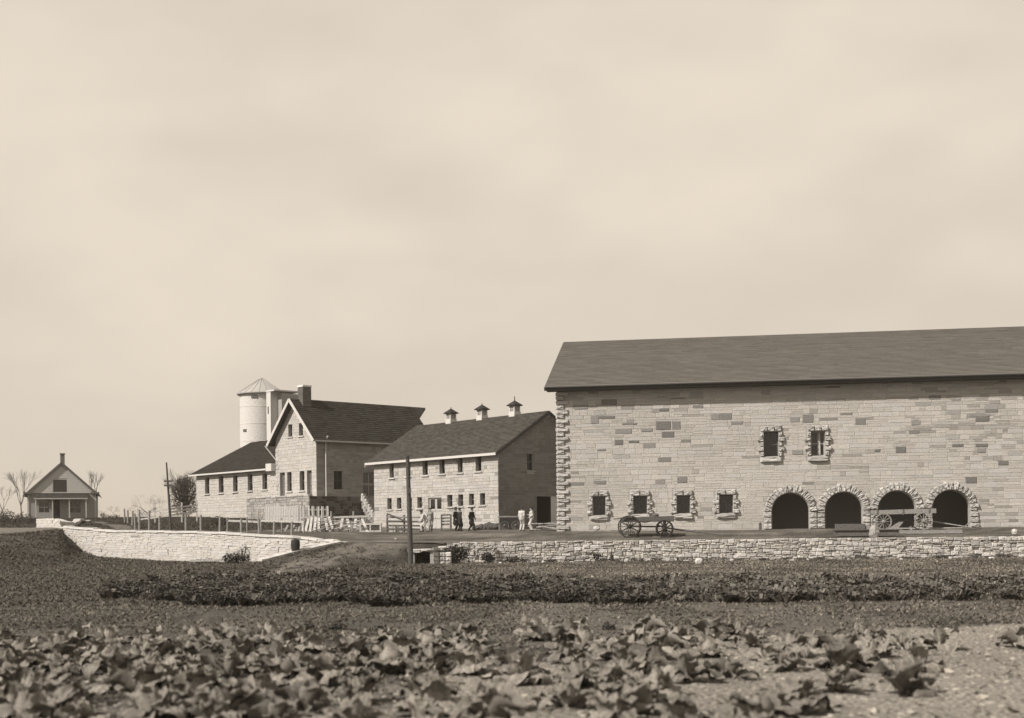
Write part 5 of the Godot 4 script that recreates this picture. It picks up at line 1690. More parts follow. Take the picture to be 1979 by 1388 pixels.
	for q in [-0.3, 0.55]:
		wheel(t, 0.34, Vector3(q, 0.34, 0.5), 0.0, M.board_dark)
	# upright plank by the corner
	var up := thing("upright_plank", "pale plank leaning on the corner of the cupola barn", "plank", Transform3D(Basis.IDENTITY, on_yard(960, 97.5)))
	mb = MB.new(); mb.bar(Vector3(0.1, 0, 0.2), Vector3(0, 1.35, -0.3), 0.34, 0.05); part("board", mb, M.board_pale, up)
	# lumber by the great barn corner
	var lu := thing("lumber_pile", "untidy pile of pale planks lying by the great barn corner", "lumber", Transform3D(Basis.IDENTITY, on_yard(1056, 92)))
	for i in 11:
		mb = MB.new()
		var y := 0.08 + 0.05 * i
		mb.box(Vector3(rng.randf_range(-0.5, 0.4), y, rng.randf_range(-0.6, 0.6)), Vector3(rng.randf_range(1.2, 2.4), 0.05, 0.2), Basis(Vector3.UP, rng.randf_range(-0.6, 0.6)) * Basis(Vector3(0, 0, 1), rng.randf_range(-0.12, 0.12)))
		part("plank", mb, M.board_pale if i % 2 else M.board, lu)
	# rubble heap before the front
	for i in 7:
		var px := 918.0 + i * 7.0
		boulder(on_yard(px, 97.5 - i * 0.1) + Vector3(0, 0.08, 0), Vector3(rng.randf_range(0.5, 0.8), rng.randf_range(0.35, 0.75), 0.5), "dark rubble stone in the heap before the cupola barn front", M.dark_stone, "rubble heap stones")
	# heap of pale boards by the pen
	var hp := thing("board_heap", "loose heap of pale boards thrown down before the slat pen", "boards", Transform3D(Basis.IDENTITY, on_yard(652, 86.5)))
	for i in 26:
		mb = MB.new()
		var a := Vector3(rng.randf_range(-1.9, 1.5), 0.05 + 0.03 * i, rng.randf_range(-0.7, 0.7))
		mb.bar(a, a + Vector3(rng.randf_range(0.6, 1.4), rng.randf_range(-0.04, 0.4), rng.randf_range(-0.5, 0.5)), 0.16, 0.035)
		part("board", mb, M.board_pale if i % 3 else M.board, hp)
	for q in [[597, 1002, 590, 1031], [611, 1000, 607, 1032], [636, 999, 645, 1030], [663, 1001, 657, 1027], [700, 1003, 711, 1024], [588, 1001, 586, 1031], [603, 1000, 599, 1032], [617, 1001, 616, 1032], [629, 1002, 634, 1030], [672, 1004, 678, 1028], [688, 1003, 684, 1026]]:
		var g := on_yard(q[2], 87.2)
		var tp := at(q[0], q[1], 88.0)
		var lb := thing("leaning_board", "single pale board leaning on the rails of the slat pen", "board", Transform3D(Basis.IDENTITY, g), "leaning boards at the pen")
		mb = MB.new(); mb.bar(Vector3(0, -0.05, 0), tp - g, 0.04, 0.17, Vector3.RIGHT); part("plank", mb, M.board_pale, lb)
	# dark bits of debris in the pen
	for i in 6:
		var p := on_yard(548 + i * 6, 84.0)
		var db := thing("scrap_board", "short grey scrap board lying behind the fence posts", "board", Transform3D(Basis(Vector3.UP, rng.randf() * 3.0), p), "scrap boards")
		mb = MB.new(); mb.bar(Vector3(-0.4, 0.05, 0), Vector3(0.4, 0.3 + 0.3 * rng.randf(), 0), 0.12, 0.04); part("plank", mb, M.board, db)

func boulder(p: Vector3, s: Vector3, label: String, m: Material, group := "") -> void:
	var mb := MB.new()
	var r := RandomNumberGenerator.new(); r.seed = int(abs(p.x) * 1000) + 7
	var nn := FastNoiseLite.new(); nn.seed = r.seed; nn.frequency = 0.9
	var P := []
	for j in 9:
		var row := []
		for i in 12:
			var a := TAU * i / 12; var b := PI * j / 8.0
			var d := Vector3(sin(b) * cos(a), cos(b), sin(b) * sin(a))
			d = d * (1.0 + 0.35 * nn.get_noise_3dv(d * 1.3))
			row.append(Vector3(d.x * s.x, d.y * s.y, d.z * s.z) * 0.5)
		P.append(row)
	for j in 8:
		for i in 12:
			var i2 := (i + 1) % 12
			mb.tri(P[j][i], P[j + 1][i2], P[j][i2]); mb.tri(P[j][i], P[j + 1][i], P[j + 1][i2])
	var o := part("stone", mb, m, self, Transform3D(Basis.IDENTITY, p + Vector3(0, s.y * 0.22, 0)))
	tag(o, label, "stone", group)

# ------------------------------------------------------------------ people
func smin(a: float, b: float, k: float) -> float:
	var h: float = max(k - abs(a - b), 0.0) / k
	return min(a, b) - h * h * k * 0.25

# surface nets over tapered capsules [a, b, ra, rb]
func nets(mb: MB, bones: Array, cell: float, k: float) -> void:
	var lo := Vector3(1e9, 1e9, 1e9); var hi := -lo
	for q in bones:
		for e in 2:
			var rr: float = q[2 + e] + cell * 2
			lo = lo.min(q[e] - Vector3.ONE * rr); hi = hi.max(q[e] + Vector3.ONE * rr)
	var nx := int((hi.x - lo.x) / cell) + 2; var ny := int((hi.y - lo.y) / cell) + 2; var nz := int((hi.z - lo.z) / cell) + 2
	var f := PackedFloat32Array(); f.resize(nx * ny * nz); f.fill(0.5)
	for q in bones:
		var a: Vector3 = q[0]; var ab: Vector3 = q[1] - q[0]
		var l2: float = max(ab.length_squared(), 1e-8)
		var rm: float = max(q[2], q[3]) + k + cell * 2
		var m0: Vector3 = ((q[0].min(q[1]) - Vector3.ONE * rm - lo) / cell).floor().max(Vector3.ZERO)
		var m1: Vector3 = ((q[0].max(q[1]) + Vector3.ONE * rm - lo) / cell).ceil().min(Vector3(nx - 1, ny - 1, nz - 1))
		for z in range(int(m0.z), int(m1.z) + 1):
			for y in range(int(m0.y), int(m1.y) + 1):
				for x in range(int(m0.x), int(m1.x) + 1):
					var p := lo + Vector3(x, y, z) * cell
					var t: float = clamp((p - a).dot(ab) / l2, 0.0, 1.0)
					var d: float = (p - a - ab * t).length() - lerp(float(q[2]), float(q[3]), t)
					var i := x + nx * (y + ny * z)
					f[i] = smin(f[i], d, k)
	var vid := {}
	var vp := PackedVector3Array(); var vn := PackedVector3Array()
	var off := [0, 1, nx, nx + 1, nx * ny, nx * ny + 1, nx * ny + nx, nx * ny + nx + 1]
	var cor := [Vector3(0, 0, 0), Vector3(1, 0, 0), Vector3(0, 1, 0), Vector3(1, 1, 0), Vector3(0, 0, 1), Vector3(1, 0, 1), Vector3(0, 1, 1), Vector3(1, 1, 1)]
	var edges := [[0, 1], [2, 3], [4, 5], [6, 7], [0, 2], [1, 3], [4, 6], [5, 7], [0, 4], [1, 5], [2, 6], [3, 7]]
	for z in nz - 1:
		for y in ny - 1:
			for x in nx - 1:
				var i := x + nx * (y + ny * z)
				var neg := 0
				for o in off:
					if f[i + o] < 0: neg += 1
				if neg == 0 or neg == 8: continue
				var s := Vector3.ZERO; var n := 0
				for e in edges:
					var fa := f[i + off[e[0]]]; var fb := f[i + off[e[1]]]
					if (fa < 0) != (fb < 0):
						s += cor[e[0]].lerp(cor[e[1]], fa / (fa - fb)); n += 1
				vid[i] = vp.size()
				vp.push_back(lo + (Vector3(x, y, z) + s / n) * cell)
				vn.push_back(Vector3(f[i + 1] + f[i + off[3]] + f[i + off[5]] + f[i + off[7]] - f[i] - f[i + off[2]] - f[i + off[4]] - f[i + off[6]],
					f[i + off[2]] + f[i + off[3]] + f[i + off[6]] + f[i + off[7]] - f[i] - f[i + off[1]] - f[i + off[4]] - f[i + off[5]],
					f[i + off[4]] + f[i + off[5]] + f[i + off[6]] + f[i + off[7]] - f[i] - f[i + off[1]] - f[i + off[2]] - f[i + off[3]]).normalized())
	for i in vid:
		for ax in 3:
			var st: int = [1, nx, nx * ny][ax]
			var u: int = [nx, nx * ny, 1][ax]; var w: int = [nx * ny, 1, nx][ax]
			if (f[i] < 0) != (f[i + st] < 0):
				if vid.has(i - u) and vid.has(i - w) and vid.has(i - u - w):
					var q := [vid[i], vid[i - u], vid[i - u - w], vid[i - w]]
					if f[i] < 0: q.reverse()
					mb.tri_n(vp[q[0]], vp[q[1]], vp[q[2]], vn[q[0]], vn[q[1]], vn[q[2]])
					mb.tri_n(vp[q[0]], vp[q[2]], vp[q[3]], vn[q[0]], vn[q[2]], vn[q[3]])

# pose: hip height, bend of the trunk, and the joints as offsets (facing +z)
func person(label: String, p: Vector3, turn: float, pose: Dictionary, coat: Material, trousers: Material, hat: String, long_coat := false) -> void:
	var t := thing("person", label, "person", Transform3D(Basis(Vector3.UP, turn), p))
	var hip = Vector3(0, 0.93, 0) + pose.get("hip", Vector3.ZERO)
	var bend: float = pose.get("bend", 0.0)
	var up := Vector3(0, cos(bend), sin(bend))
	var fw := Vector3(0, -sin(bend), cos(bend))
	var waist = hip + up * 0.14; var chest = hip + up * 0.38; var neck = hip + up * 0.56
	var look: Vector3 = pose.get("look", Vector3(0, 0, 1))
	var head = neck + (up * 0.7 + Vector3.UP * 0.5).normalized() * 0.17 + look * 0.02
	var body := []; var ct := []; var tr := []; var sh := []
	body.append([hip, waist, 0.135, 0.125]); body.append([waist, chest, 0.125, 0.145])
	body.append([chest + Vector3(-0.08, 0, 0), chest + Vector3(0.08, 0, 0), 0.12, 0.12])
	body.append([neck - up * 0.05, neck + up * 0.08, 0.06, 0.055])
	body.append([head + Vector3(0, -0.045, 0.005), head + Vector3(0, 0.04, -0.01), 0.078, 0.092])
	body.append([head + look * 0.085 + Vector3(0, 0.0, 0), head + look * 0.105 - Vector3(0, 0.025, 0), 0.014, 0.018])   # nose
	body.append([head + look * 0.05 + Vector3(0, -0.085, 0), head + look * 0.065 + Vector3(0, -0.09, 0), 0.04, 0.035])   # chin
	var side := look.cross(Vector3.UP).normalized()
	for s in [-1, 1]: body.append([head + side * 0.088 * s + Vector3(0, 0.01, 0), head + side * 0.092 * s - Vector3(0, 0.03, 0), 0.016, 0.012])
	ct.append([hip + up * 0.02, waist, 0.165, 0.15]); ct.append([waist, chest, 0.15, 0.165]); ct.append([chest + Vector3(-0.1, 0.02, 0), chest + Vector3(0.1, 0.02, 0), 0.13, 0.13])
	if long_coat: ct.append([hip, hip + Vector3(0, -0.32, 0), 0.165, 0.2])
	var hands := MB.new()
	for s in [-1, 1]:
		var k: String = "l" if s < 0 else "r"
		var shd = chest + up * 0.1 + Vector3(0.185 * s, 0, 0)
		var elb: Vector3 = shd + pose.get("elbow_" + k, Vector3(0.04 * s, -0.27, -0.03))
		var wri: Vector3 = elb + pose.get("wrist_" + k, Vector3(0.0, -0.24, 0.07))
		body.append([shd, elb, 0.05, 0.042]); body.append([elb, wri, 0.04, 0.028])
		ct.append([chest + up * 0.08 + Vector3(0.1 * s, 0, 0), shd, 0.09, 0.075]); ct.append([shd, elb, 0.072, 0.058]); ct.append([elb, elb.lerp(wri, 0.92), 0.056, 0.048])
		var hd := (wri - elb).normalized()
		body.append([wri, wri + hd * 0.08, 0.03, 0.034])
		var acr := Vector3(0, 0, 1) - hd * hd.z
		acr = acr.normalized()
		var curl := Vector3(-s, 0, 0)
		for i in 4:
			var root := wri + hd * 0.09 + acr * (0.026 - i * 0.018)
			var len: float = [0.075, 0.085, 0.08, 0.06][i]
			hands.tube([root, root + hd * len * 0.5 + curl * 0.008, root + hd * len * 0.85 + curl * 0.035], [0.0095, 0.009, 0.0075], 6)
		var tb := wri + hd * 0.035 + acr * 0.03
		hands.tube([tb, tb + hd * 0.035 + acr * 0.025 + curl * 0.01, tb + hd * 0.065 + acr * 0.03 + curl * 0.02], [0.012, 0.0105, 0.009], 6)
		var hp = hip + Vector3(0.09 * s, -0.02, 0)
		var foot: Vector3 = Vector3(0.1 * s, 0.085, 0) + pose.get("foot_" + k, Vector3.ZERO)
		var mid = (hp + foot) * 0.5
		var L := 0.44
		var half = hp.distance_to(foot) * 0.5
		var fwd := sqrt(max(L * L - half * half, 0.0))
		var kn = mid + Vector3(0, 0, 1) * min(fwd, 0.35)
		body.append([hp, kn, 0.085, 0.055]); body.append([kn, foot, 0.052, 0.036])
		tr.append([hp, kn, 0.108, 0.08]); tr.append([kn, foot + Vector3(0, 0.02, 0), 0.078, 0.066])
		sh.append([foot + Vector3(0, -0.04, -0.04), foot + Vector3(0.01 * s, -0.045, 0.06), 0.042, 0.045]); sh.append([foot + Vector3(0, -0.045, 0.06), foot + Vector3(0.015 * s, -0.05, 0.16), 0.045, 0.032])
		body.append([foot, foot + Vector3(0.01 * s, -0.05, 0.12), 0.034, 0.026])
	tr.append([hip + Vector3(0, -0.06, 0), hip + up * 0.1, 0.14, 0.145])
	var b := MB.new(); nets(b, body, 0.02, 0.035)
	b.add(hands, Transform3D.IDENTITY, Color(1, 1, 1))
	part("body", b, M.skin, t)
	b = MB.new(); nets(b, tr, 0.022, 0.04); part("trousers", b, trousers, t)
	b = MB.new(); nets(b, ct, 0.022, 0.05); part("coat" if long_coat else "jacket", b, coat, t)
	b = MB.new(); nets(b, sh, 0.02, 0.03); part("shoes", b, M.leather, t)
	b = MB.new(); nets(b, [[head + Vector3(0, 0.05, -0.02) - look * 0.02, head + Vector3(0, -0.02, 0) - look * 0.035, 0.09, 0.085]], 0.02, 0.02); part("hair", b, M.hair, t)
	var hb := MB.new()
	if hat == "cap": hb.lathe([[0.115, 0.05], [0.12, 0.075], [0.125, 0.11], [0.06, 0.145], [0.0, 0.15]], 14, head); hb.box(head + look * 0.12 + Vector3(0, 0.062, 0), Vector3(0.15, 0.012, 0.1), Basis(Vector3.UP, atan2(look.x, look.z)))
	else: hb.lathe([[0.0, 0.055], [0.17, 0.05], [0.175, 0.06], [0.108, 0.07], [0.1, 0.16], [0.06, 0.175], [0.0, 0.165]], 16, head)
	part("hat", hb, M.hair if hat == "cap" else M.cloth_grey, t)

func build_people() -> void:
	var stand := {"foot_l": Vector3(0, 0, 0.03), "foot_r": Vector3(0.01, 0, -0.04), "elbow_l": Vector3(-0.05, -0.26, -0.06), "wrist_l": Vector3(0.05, -0.2, 0.12)}
	var walk := {"hip": Vector3(0, -0.03, 0), "bend": 0.06, "foot_l": Vector3(0.04, 0.0, 0.3), "foot_r": Vector3(-0.04, 0.03, -0.3), "elbow_l": Vector3(-0.04, -0.26, -0.1), "wrist_l": Vector3(0, -0.24, 0.02), "elbow_r": Vector3(0.04, -0.26, 0.06), "wrist_r": Vector3(-0.02, -0.22, 0.12)}
	var stoop := {"hip": Vector3(0, -0.1, -0.08), "bend": 0.55, "foot_l": Vector3(0.03, 0, 0.25), "foot_r": Vector3(-0.02, 0.0, -0.2), "elbow_l": Vector3(-0.03, -0.25, 0.08), "wrist_l": Vector3(0.02, -0.2, 0.15), "elbow_r": Vector3(0.03, -0.25, 0.08), "wrist_r": Vector3(-0.02, -0.2, 0.14), "look": Vector3(0, -0.2, 0.97)}
	var hold := {"foot_l": Vector3(0, 0, 0.02), "foot_r": Vector3(0, 0, -0.05), "elbow_l": Vector3(-0.04, -0.24, 0.06), "wrist_l": Vector3(0.08, 0.02, 0.22), "elbow_r": Vector3(0.05, -0.26, -0.04), "wrist_r": Vector3(-0.05, -0.12, 0.2)}
	person("person in pale work clothes and dark hat stooping beside the plank gate", on_yard(822, 92.0), -1.3, stoop, M.cloth_white, M.cloth_white, "hat")
	person("person in a grey coat standing behind the stooping worker", on_yard(832, 94.0), 0.4, stand, M.cloth_pale, M.cloth_pale, "cap")
	person("person in dark clothes with a brimmed hat beside the hurdle", on_yard(881, 93.5), 1.2, stand, M.cloth_dark, M.cloth_dark, "hat", true)
	person("person in a long grey coat and cap close behind another by the hurdle", on_yard(889, 94.5), 2.2, stand, M.cloth_grey, M.cloth_dark, "cap", true)
	person("person in a dark suit and hat walking past the rubble heap", on_yard(912, 93.0), 1.0, walk, M.cloth_dark, M.cloth_dark, "hat", true)
	person("person in white work clothes standing with back turned by the end wall", on_yard(1009, 90.5), 2.6, stand, M.cloth_white, M.cloth_white, "cap")
	person("person in white work clothes turned sideways with arms raised beside the open door", on_yard(1028, 90.5), -1.5, hold, M.cloth_white, M.cloth_white, "hat")

# ------------------------------------------------------------------ trees and bushes
func grow(mb: MB, p: Vector3, dirv: Vector3, len: float, r: float, depth: int, spread: float, droop: float) -> void:
	var q := p + dirv * len * 0.5 + Vector3(rng.randf_range(-1, 1), 0, rng.randf_range(-1, 1)) * len * 0.06
	var e := q + (dirv + Vector3(0, droop, 0)).normalized() * len * 0.5
	mb.tube([p, q, e], [r, r * 0.8, r * 0.6], 5 if depth > 2 else 4, false)
	if depth <= 0: return
	var n := 3 if depth > 1 else 4
	for i in n:
		var a := rng.randf() * TAU
		var side := dirv.cross(Vector3(cos(a), 0.3, sin(a))).normalized()
		var nd := (dirv + side * spread * rng.randf_range(0.6, 1.2)).normalized()
		grow(mb, p.lerp(e, rng.randf_range(0.55, 1.0)), nd, len * rng.randf_range(0.55, 0.8), r * 0.55, depth - 1, spread, droop)

func bare_tree(called: String, label: String, px: float, d: float, top: float, spread: float, droop: float, depth := 5, trunk := 0.3) -> void:
	var g := on_yard(px, d)
	var h := at(px, top, d).y - g.y
	var t := thing(called, label, "tree", Transform3D(Basis.IDENTITY, g))
	var mb := MB.new()
	mb.tube([Vector3(0, -0.3, 0), Vector3(0.05, h * trunk * 0.5, 0), Vector3(0, h * trunk, 0)], [h * 0.016, h * 0.012, h * 0.01], 8)
	part("trunk", mb, M.bark, t)
	var cr := MB.new()
	for i in 4:
		var a := TAU * i / 4 + rng.randf()
		grow(cr, Vector3(0, h * trunk * rng.randf_range(0.8, 1.0), 0), Vector3(cos(a) * spread, 1.0, sin(a) * spread).normalized(), h * 0.33, h * 0.0075, depth - 1, spread, droop)
	part("crown", cr, M.twig, t)

func leafy(parent: Node, called: String, c: Vector3, rad: Vector3, n: int, size: float, v: float) -> MeshInstance3D:
	var mb := MB.new()
	for i in n:
		var d := Vector3(rng.randfn(), rng.randfn(), rng.randfn()).normalized()
		var k := 0.55 + 0.6 * noise.get_noise_3dv(d * 40.0 + c)
		var p := c + d * rad * pow(rng.randf(), 0.4) * (0.8 + k * 0.35)
		var b := Basis.from_euler(Vector3(rng.randf() * TAU, rng.randf() * TAU, rng.randf() * TAU))
		var s := size * rng.randf_range(0.6, 1.4)
		mb.col = lin(v * rng.randf_range(0.6, 1.5), 0.06)
		mb.tri(p + b * Vector3(-s * 0.4, 0, 0), p + b * Vector3(s * 0.4, 0, 0), p + b * Vector3(0, s, 0))
	return part(called, mb, M.leaf, parent)

func bush(label: String, p: Vector3, rad: Vector3, n: int, size: float, v: float, group := "", called := "bush") -> void:
	var t := thing(called, label, "bush", Transform3D(Basis.IDENTITY, p), group)
	var mb := MB.new()
	for i in 9:
		var a := rng.randf() * TAU
		mb.tube([Vector3(0, -0.1, 0), Vector3(cos(a) * rad.x * 0.3, rad.y * 0.8, sin(a) * rad.z * 0.3), Vector3(cos(a) * rad.x * 0.7, rad.y * rng.randf_range(1.2, 1.9), sin(a) * rad.z * 0.7)], [0.03, 0.02, 0.006], 5, false)
	part("stems", mb, M.twig, t)
	leafy(t, "foliage", Vector3(0, rad.y * 0.9, 0), rad, n, size, v)

func build_trees() -> void:
	bare_tree("bare_tree", "wide bare fruit tree with level branches beside the roadside fence", 288, 108, 940, 1.9, 0.0, 6, 0.28)
	bare_tree("bare_tree", "tall thin bare tree rising behind the right side of the house", 183, 190, 915, 0.4, 0.3, 4, 0.4)
	bare_tree("bare_tree", "slender bare tree close to the left wall of the house", 41, 170, 915, 0.35, 0.3, 5, 0.4)
	bare_tree("bare_tree", "twiggy bare tree at the edge of the far brush", 6, 155, 938, 0.45, 0.2, 5, 0.3)
	bare_tree("bare_tree", "bare sapling bending right above the lane crest", 219, 160, 978, 0.8, -0.3, 4, 0.5)
	bare_tree("bare_tree", "tiny bare sapling next to the house corner on the crest", 196, 165, 985, 0.7, 0.1, 4, 0.4)
	# dense dark tree beside the wing
	var g := on_yard(358, 150)
	var t := thing("dense_tree", "dense dark rounded tree behind the white rail fence and wing", "tree", Transform3D(Basis.IDENTITY, g))
	var mb := MB.new(); mb.tube([Vector3(0, -0.3, 0), Vector3(0, 2.2, 0)], [0.2, 0.14], 8); part("trunk", mb, M.bark, t)
	var cr := MB.new()
	for i in 16:
		var a := rng.randf() * TAU
		grow(cr, Vector3(0, rng.randf_range(0.3, 1.5), 0), Vector3(cos(a) * 0.5, 1.0, sin(a) * 0.5).normalized(), 2.1, 0.05, 4, 0.35, 0.4)
	part("limbs", cr, M.bark, t)
	leafy(t, "crown", Vector3(0, 2.5, 0), Vector3(1.8, 2.6, 1.8), 5200, 0.15, 0.04)
	# brush on the left skyline
	for q in [[-20, 128, 1.3], [0, 124, 1.0], [12, 130, 1.5], [28, 126, 0.9], [45, 124, 1.1], [60, 122, 0.7], [-45, 122, 1.2]]:
		bush("grey leafless brush on the left skyline below the bare trees", on_yard(q[0], q[1]), Vector3(1.0, q[2] * 0.55, 1.0), 420, 0.14, 0.1, "skyline brush", "brush_bush")
	for q in [[200, 150, 0.4], [212, 155, 0.3], [226, 158, 0.35]]:
		bush("small dark shrub on the crest beside the lane", on_yard(q[0], q[1]), Vector3(0.5, q[2], 0.5), 160, 0.1, 0.06, "crest shrubs")
	# weeds at the walls
	bush("tall dark weed clump against the left end of the dry stone wall", on_field(880, 68.6), Vector3(0.8, 0.55, 0.35), 1300, 0.1, 0.045)
	bush("round dark weed bush beside the tall clump at the wall", on_field(943, 69.0), Vector3(0.42, 0.34, 0.3), 500, 0.09, 0.04)
	bush("low spreading weeds at the foot of the wall right of the round bush", on_field(990, 69.0), Vector3(0.6, 0.2, 0.3), 420, 0.08, 0.06)
	bush("small dark bush growing out of the wall foot below the farm wagon", on_field(1154, 69.2), Vector3(0.26, 0.3, 0.2), 260, 0.08, 0.035)
	bush("thin upright weed below the farm wagon wheel", on_field(1182, 69.3), Vector3(0.13, 0.26, 0.12), 120, 0.07, 0.05)
	bush("leafy mound against the middle of the limewashed wall", on_field(455, 73.5), Vector3(0.85, 0.36, 0.5), 900, 0.1, 0.05)
	bush("thin climbing weed on the limewashed wall above the mound", on_field(470, 75.4), Vector3(0.35, 0.62, 0.14), 150, 0.08, 0.06)
	bush("pale dry weeds under the limewashed wall by the flat board", on_field(395, 76.0), Vector3(0.7, 0.14, 0.3), 260, 0.09, 0.2)
	bush("dark shrub under the wing wall behind the fence posts", on_yard(424, 100), Vector3(0.7, 0.5, 0.5), 500, 0.1, 0.04)
	for q in [[592, 24.6], [646, 24.2], [655, 24.6], [735, 24.0], [1120, 23.6], [1175, 23.8]]:
		bush("small dark weed clump alone on the grass strip before the beets", on_field(q[0], q[1]), Vector3(0.16, 0.07, 0.12), 90, 0.05, 0.06, "weeds on the grass strip", "weed_clump")
	for i in 26:
		var b := 1000.0 + i * 40.0 + rng.randf_range(-18, 18)
		bush("low weed tuft along the foot of the dry stone wall", on_field(b, 69.4), Vector3(rng.randf_range(0.25, 0.6), rng.randf_range(0.06, 0.14), 0.25), 130, 0.07, 0.09, "wall foot weeds", "weed_tuft")
	# board lying under the limewashed wall
	var bd := thing("flat_board", "long pale board lying on the grass under the limewashed wall", "board", Transform3D(Basis(Vector3.UP, 0.1), on_field(405, 74.6)))
	mb = MB.new(); mb.box(Vector3(0, 0.2, 0), Vector3(2.3, 0.12, 0.3), Basis(Vector3(0, 0, 1), 0.02)); mb.box(Vector3(-0.9, 0.08, 0), Vector3(0.12, 0.2, 0.25)); mb.box(Vector3(0.9, 0.08, 0), Vector3(0.12, 0.2, 0.25)); part("plank", mb, M.board_pale, bd)

# ------------------------------------------------------------------ cabbages
func leaf_mesh(seed_: int, W: float, L: float, start: float, end: float, cup: float, ruf: float, tone: float) -> ArrayMesh:
	var r := RandomNumberGenerator.new(); r.seed = seed_
	var mb := MB.new()
	var nu := 10; var nv := 12
	var P := []; var C := []
	var pos := Vector3(0, 0, 0.03)
	var ph := r.randf() * TAU; var ph2 := r.randf() * TAU
	var twist := r.randf_range(-0.25, 0.25)
	for j in nv + 1:
		var v := float(j) / nv
		var ang: float = lerp(start, end, v * v * 0.6 + v * 0.4)
		var dirv := Vector3(0, sin(ang), cos(ang))
		if j > 0: pos += dirv * L / nv
		var nrm := Vector3(0, cos(ang), -sin(ang))
		var bt: float = clamp((v - 0.12) / 0.88, 0.0, 1.0)
		var wid: float = W * (0.14 + 0.9 * pow(sin(PI * pow(bt * 0.97 + 0.01, 0.8)), 0.55)) if v > 0.12 else W * 0.15
		var row := []; var rc := []
		for i in nu + 1:
			var u := float(i) / nu * 2.0 - 1.0
			var e := u * u
			var off := cup * e * wid + ruf * e * sin(v * 11.0 + ph + sign(u) * ph2) * smoothstep(0.15, 0.5, v) + 0.016 * sin(u * 9.0 + v * 13.0 + ph) * sin(v * 17.0 + ph2)
			var raw := pos + Vector3(u * wid * (1.0 - 0.25 * cup * e) + twist * v * v * 0.15, 0, 0) + nrm * off
			if abs(u) > 0.7: raw += dirv * r.randf_range(-0.012, 0.012) + nrm * r.randf_range(-0.008, 0.008)
			row.append(raw)
			var c := tone * (1.0 + 0.15 * r.randf_range(-1, 1))
			if abs(u) < 0.14: c = lerp(0.5, tone * 1.3, v)
			elif abs(u) > 0.95: c = tone * 1.5
			rc.append(lin(c, 0.08))
		P.append(row); C.append(rc)
	var N := []
	for j in nv + 1:
		var rn := []
		for i in nu + 1:
			var a: Vector3 = P[j][min(i + 1, nu)] - P[j][max(i - 1, 0)]
			var b: Vector3 = P[min(j + 1, nv)][i] - P[max(j - 1, 0)][i]
			rn.append(b.cross(a).normalized())
		N.append(rn)
	for j in nv:
		for i in nu:
			mb.tri_c(P[j][i], P[j + 1][i + 1], P[j][i + 1], N[j][i], N[j + 1][i + 1], N[j][i + 1], C[j][i], C[j + 1][i + 1], C[j][i + 1])
			mb.tri_c(P[j][i], P[j + 1][i], P[j + 1][i + 1], N[j][i], N[j + 1][i], N[j + 1][i + 1], C[j][i], C[j + 1][i], C[j + 1][i + 1])
	return mb.mesh(true)

func cabbage_proto(kind: int) -> Node3D:
	var t := Node3D.new()
	t.name = "cabbage"
	var tone: float = [0.19, 0.26, 0.17, 0.22, 0.28, 0.2][kind]
	var n: int = [11, 12, 10, 13, 9, 12][kind]
	for i in n:
		var outer := i % 2 == 0
		var W: float = rng.randf_range(0.09, 0.16) if outer else rng.randf_range(0.08, 0.13)
		var L: float = rng.randf_range(0.3, 0.46) if outer else rng.randf_range(0.24, 0.36)
		var wilt := rng.randf() < 0.6
		var a0 := rng.randf_range(0.8, 1.25) if outer else rng.randf_range(1.2, 1.5)
		var a1 := (rng.randf_range(-1.7, -0.6) if wilt else rng.randf_range(-0.4, 0.9)) if outer else (rng.randf_range(-0.9, 0.6) if wilt else rng.randf_range(0.9, 1.7))
		var m := leaf_mesh(kind * 100 + i + 5, W, L, a0, a1, (rng.randf_range(-0.45, 0.2) if wilt else rng.randf_range(0.3, 0.9)), rng.randf_range(0.02, 0.045), tone * rng.randf_range(0.75, 1.3))
		part_mesh("leaf", m, M.leaf, t, Transform3D(Basis(Vector3.UP, TAU * i / n * 1.0 + rng.randf_range(-0.3, 0.3)), Vector3(0, 0.02 + (0.0 if outer else 0.04), 0)))
	if kind != 2 and kind != 4:
		var hd := MB.new()
		var nn := FastNoiseLite.new(); nn.seed = kind; nn.frequency = 1.4
		var P := []
		for j in 9:
			var row := []
			for i in 14:
				var a := TAU * i / 14; var b := PI * j / 8.0
				var d := Vector3(sin(b) * cos(a), cos(b), sin(b) * sin(a))
				row.append(d * (0.125 + 0.03 * nn.get_noise_3dv(d * 1.6)) + Vector3(0, 0.17, 0))
			P.append(row)
		hd.col = lin(tone * 1.25, 0.08)
		for j in 8:
			for i in 14:
				var i2 := (i + 1) % 14
				var z := Vector3(0, 0.17, 0)
				hd.tri_n(P[j][i], P[j + 1][i2], P[j][i2], (P[j][i] - z).normalized(), (P[j + 1][i2] - z).normalized(), (P[j][i2] - z).normalized())
				hd.tri_n(P[j][i], P[j + 1][i], P[j + 1][i2], (P[j][i] - z).normalized(), (P[j + 1][i] - z).normalized(), (P[j + 1][i2] - z).normalized())
		part("head", hd, M.leaf, t)
		for i in 3:
			var m := leaf_mesh(kind * 100 + 50 + i, 0.13, 0.3, 1.5, 2.3, 0.9, 0.012, tone * 1.15)
			part_mesh("wrapper_leaf", m, M.leaf, t, Transform3D(Basis(Vector3.UP, TAU * i / 3.0), Basis(Vector3.UP, TAU * i / 3.0) * Vector3(0, 0.04, 0.11)))
	else:
		var st := MB.new(); st.tube([Vector3(0, -0.05, 0), Vector3(0.01, 0.1, 0), Vector3(0, 0.2, 0)], [0.035, 0.03, 0.024], 7); part("stalk", st, M.board_pale, t)
	return t

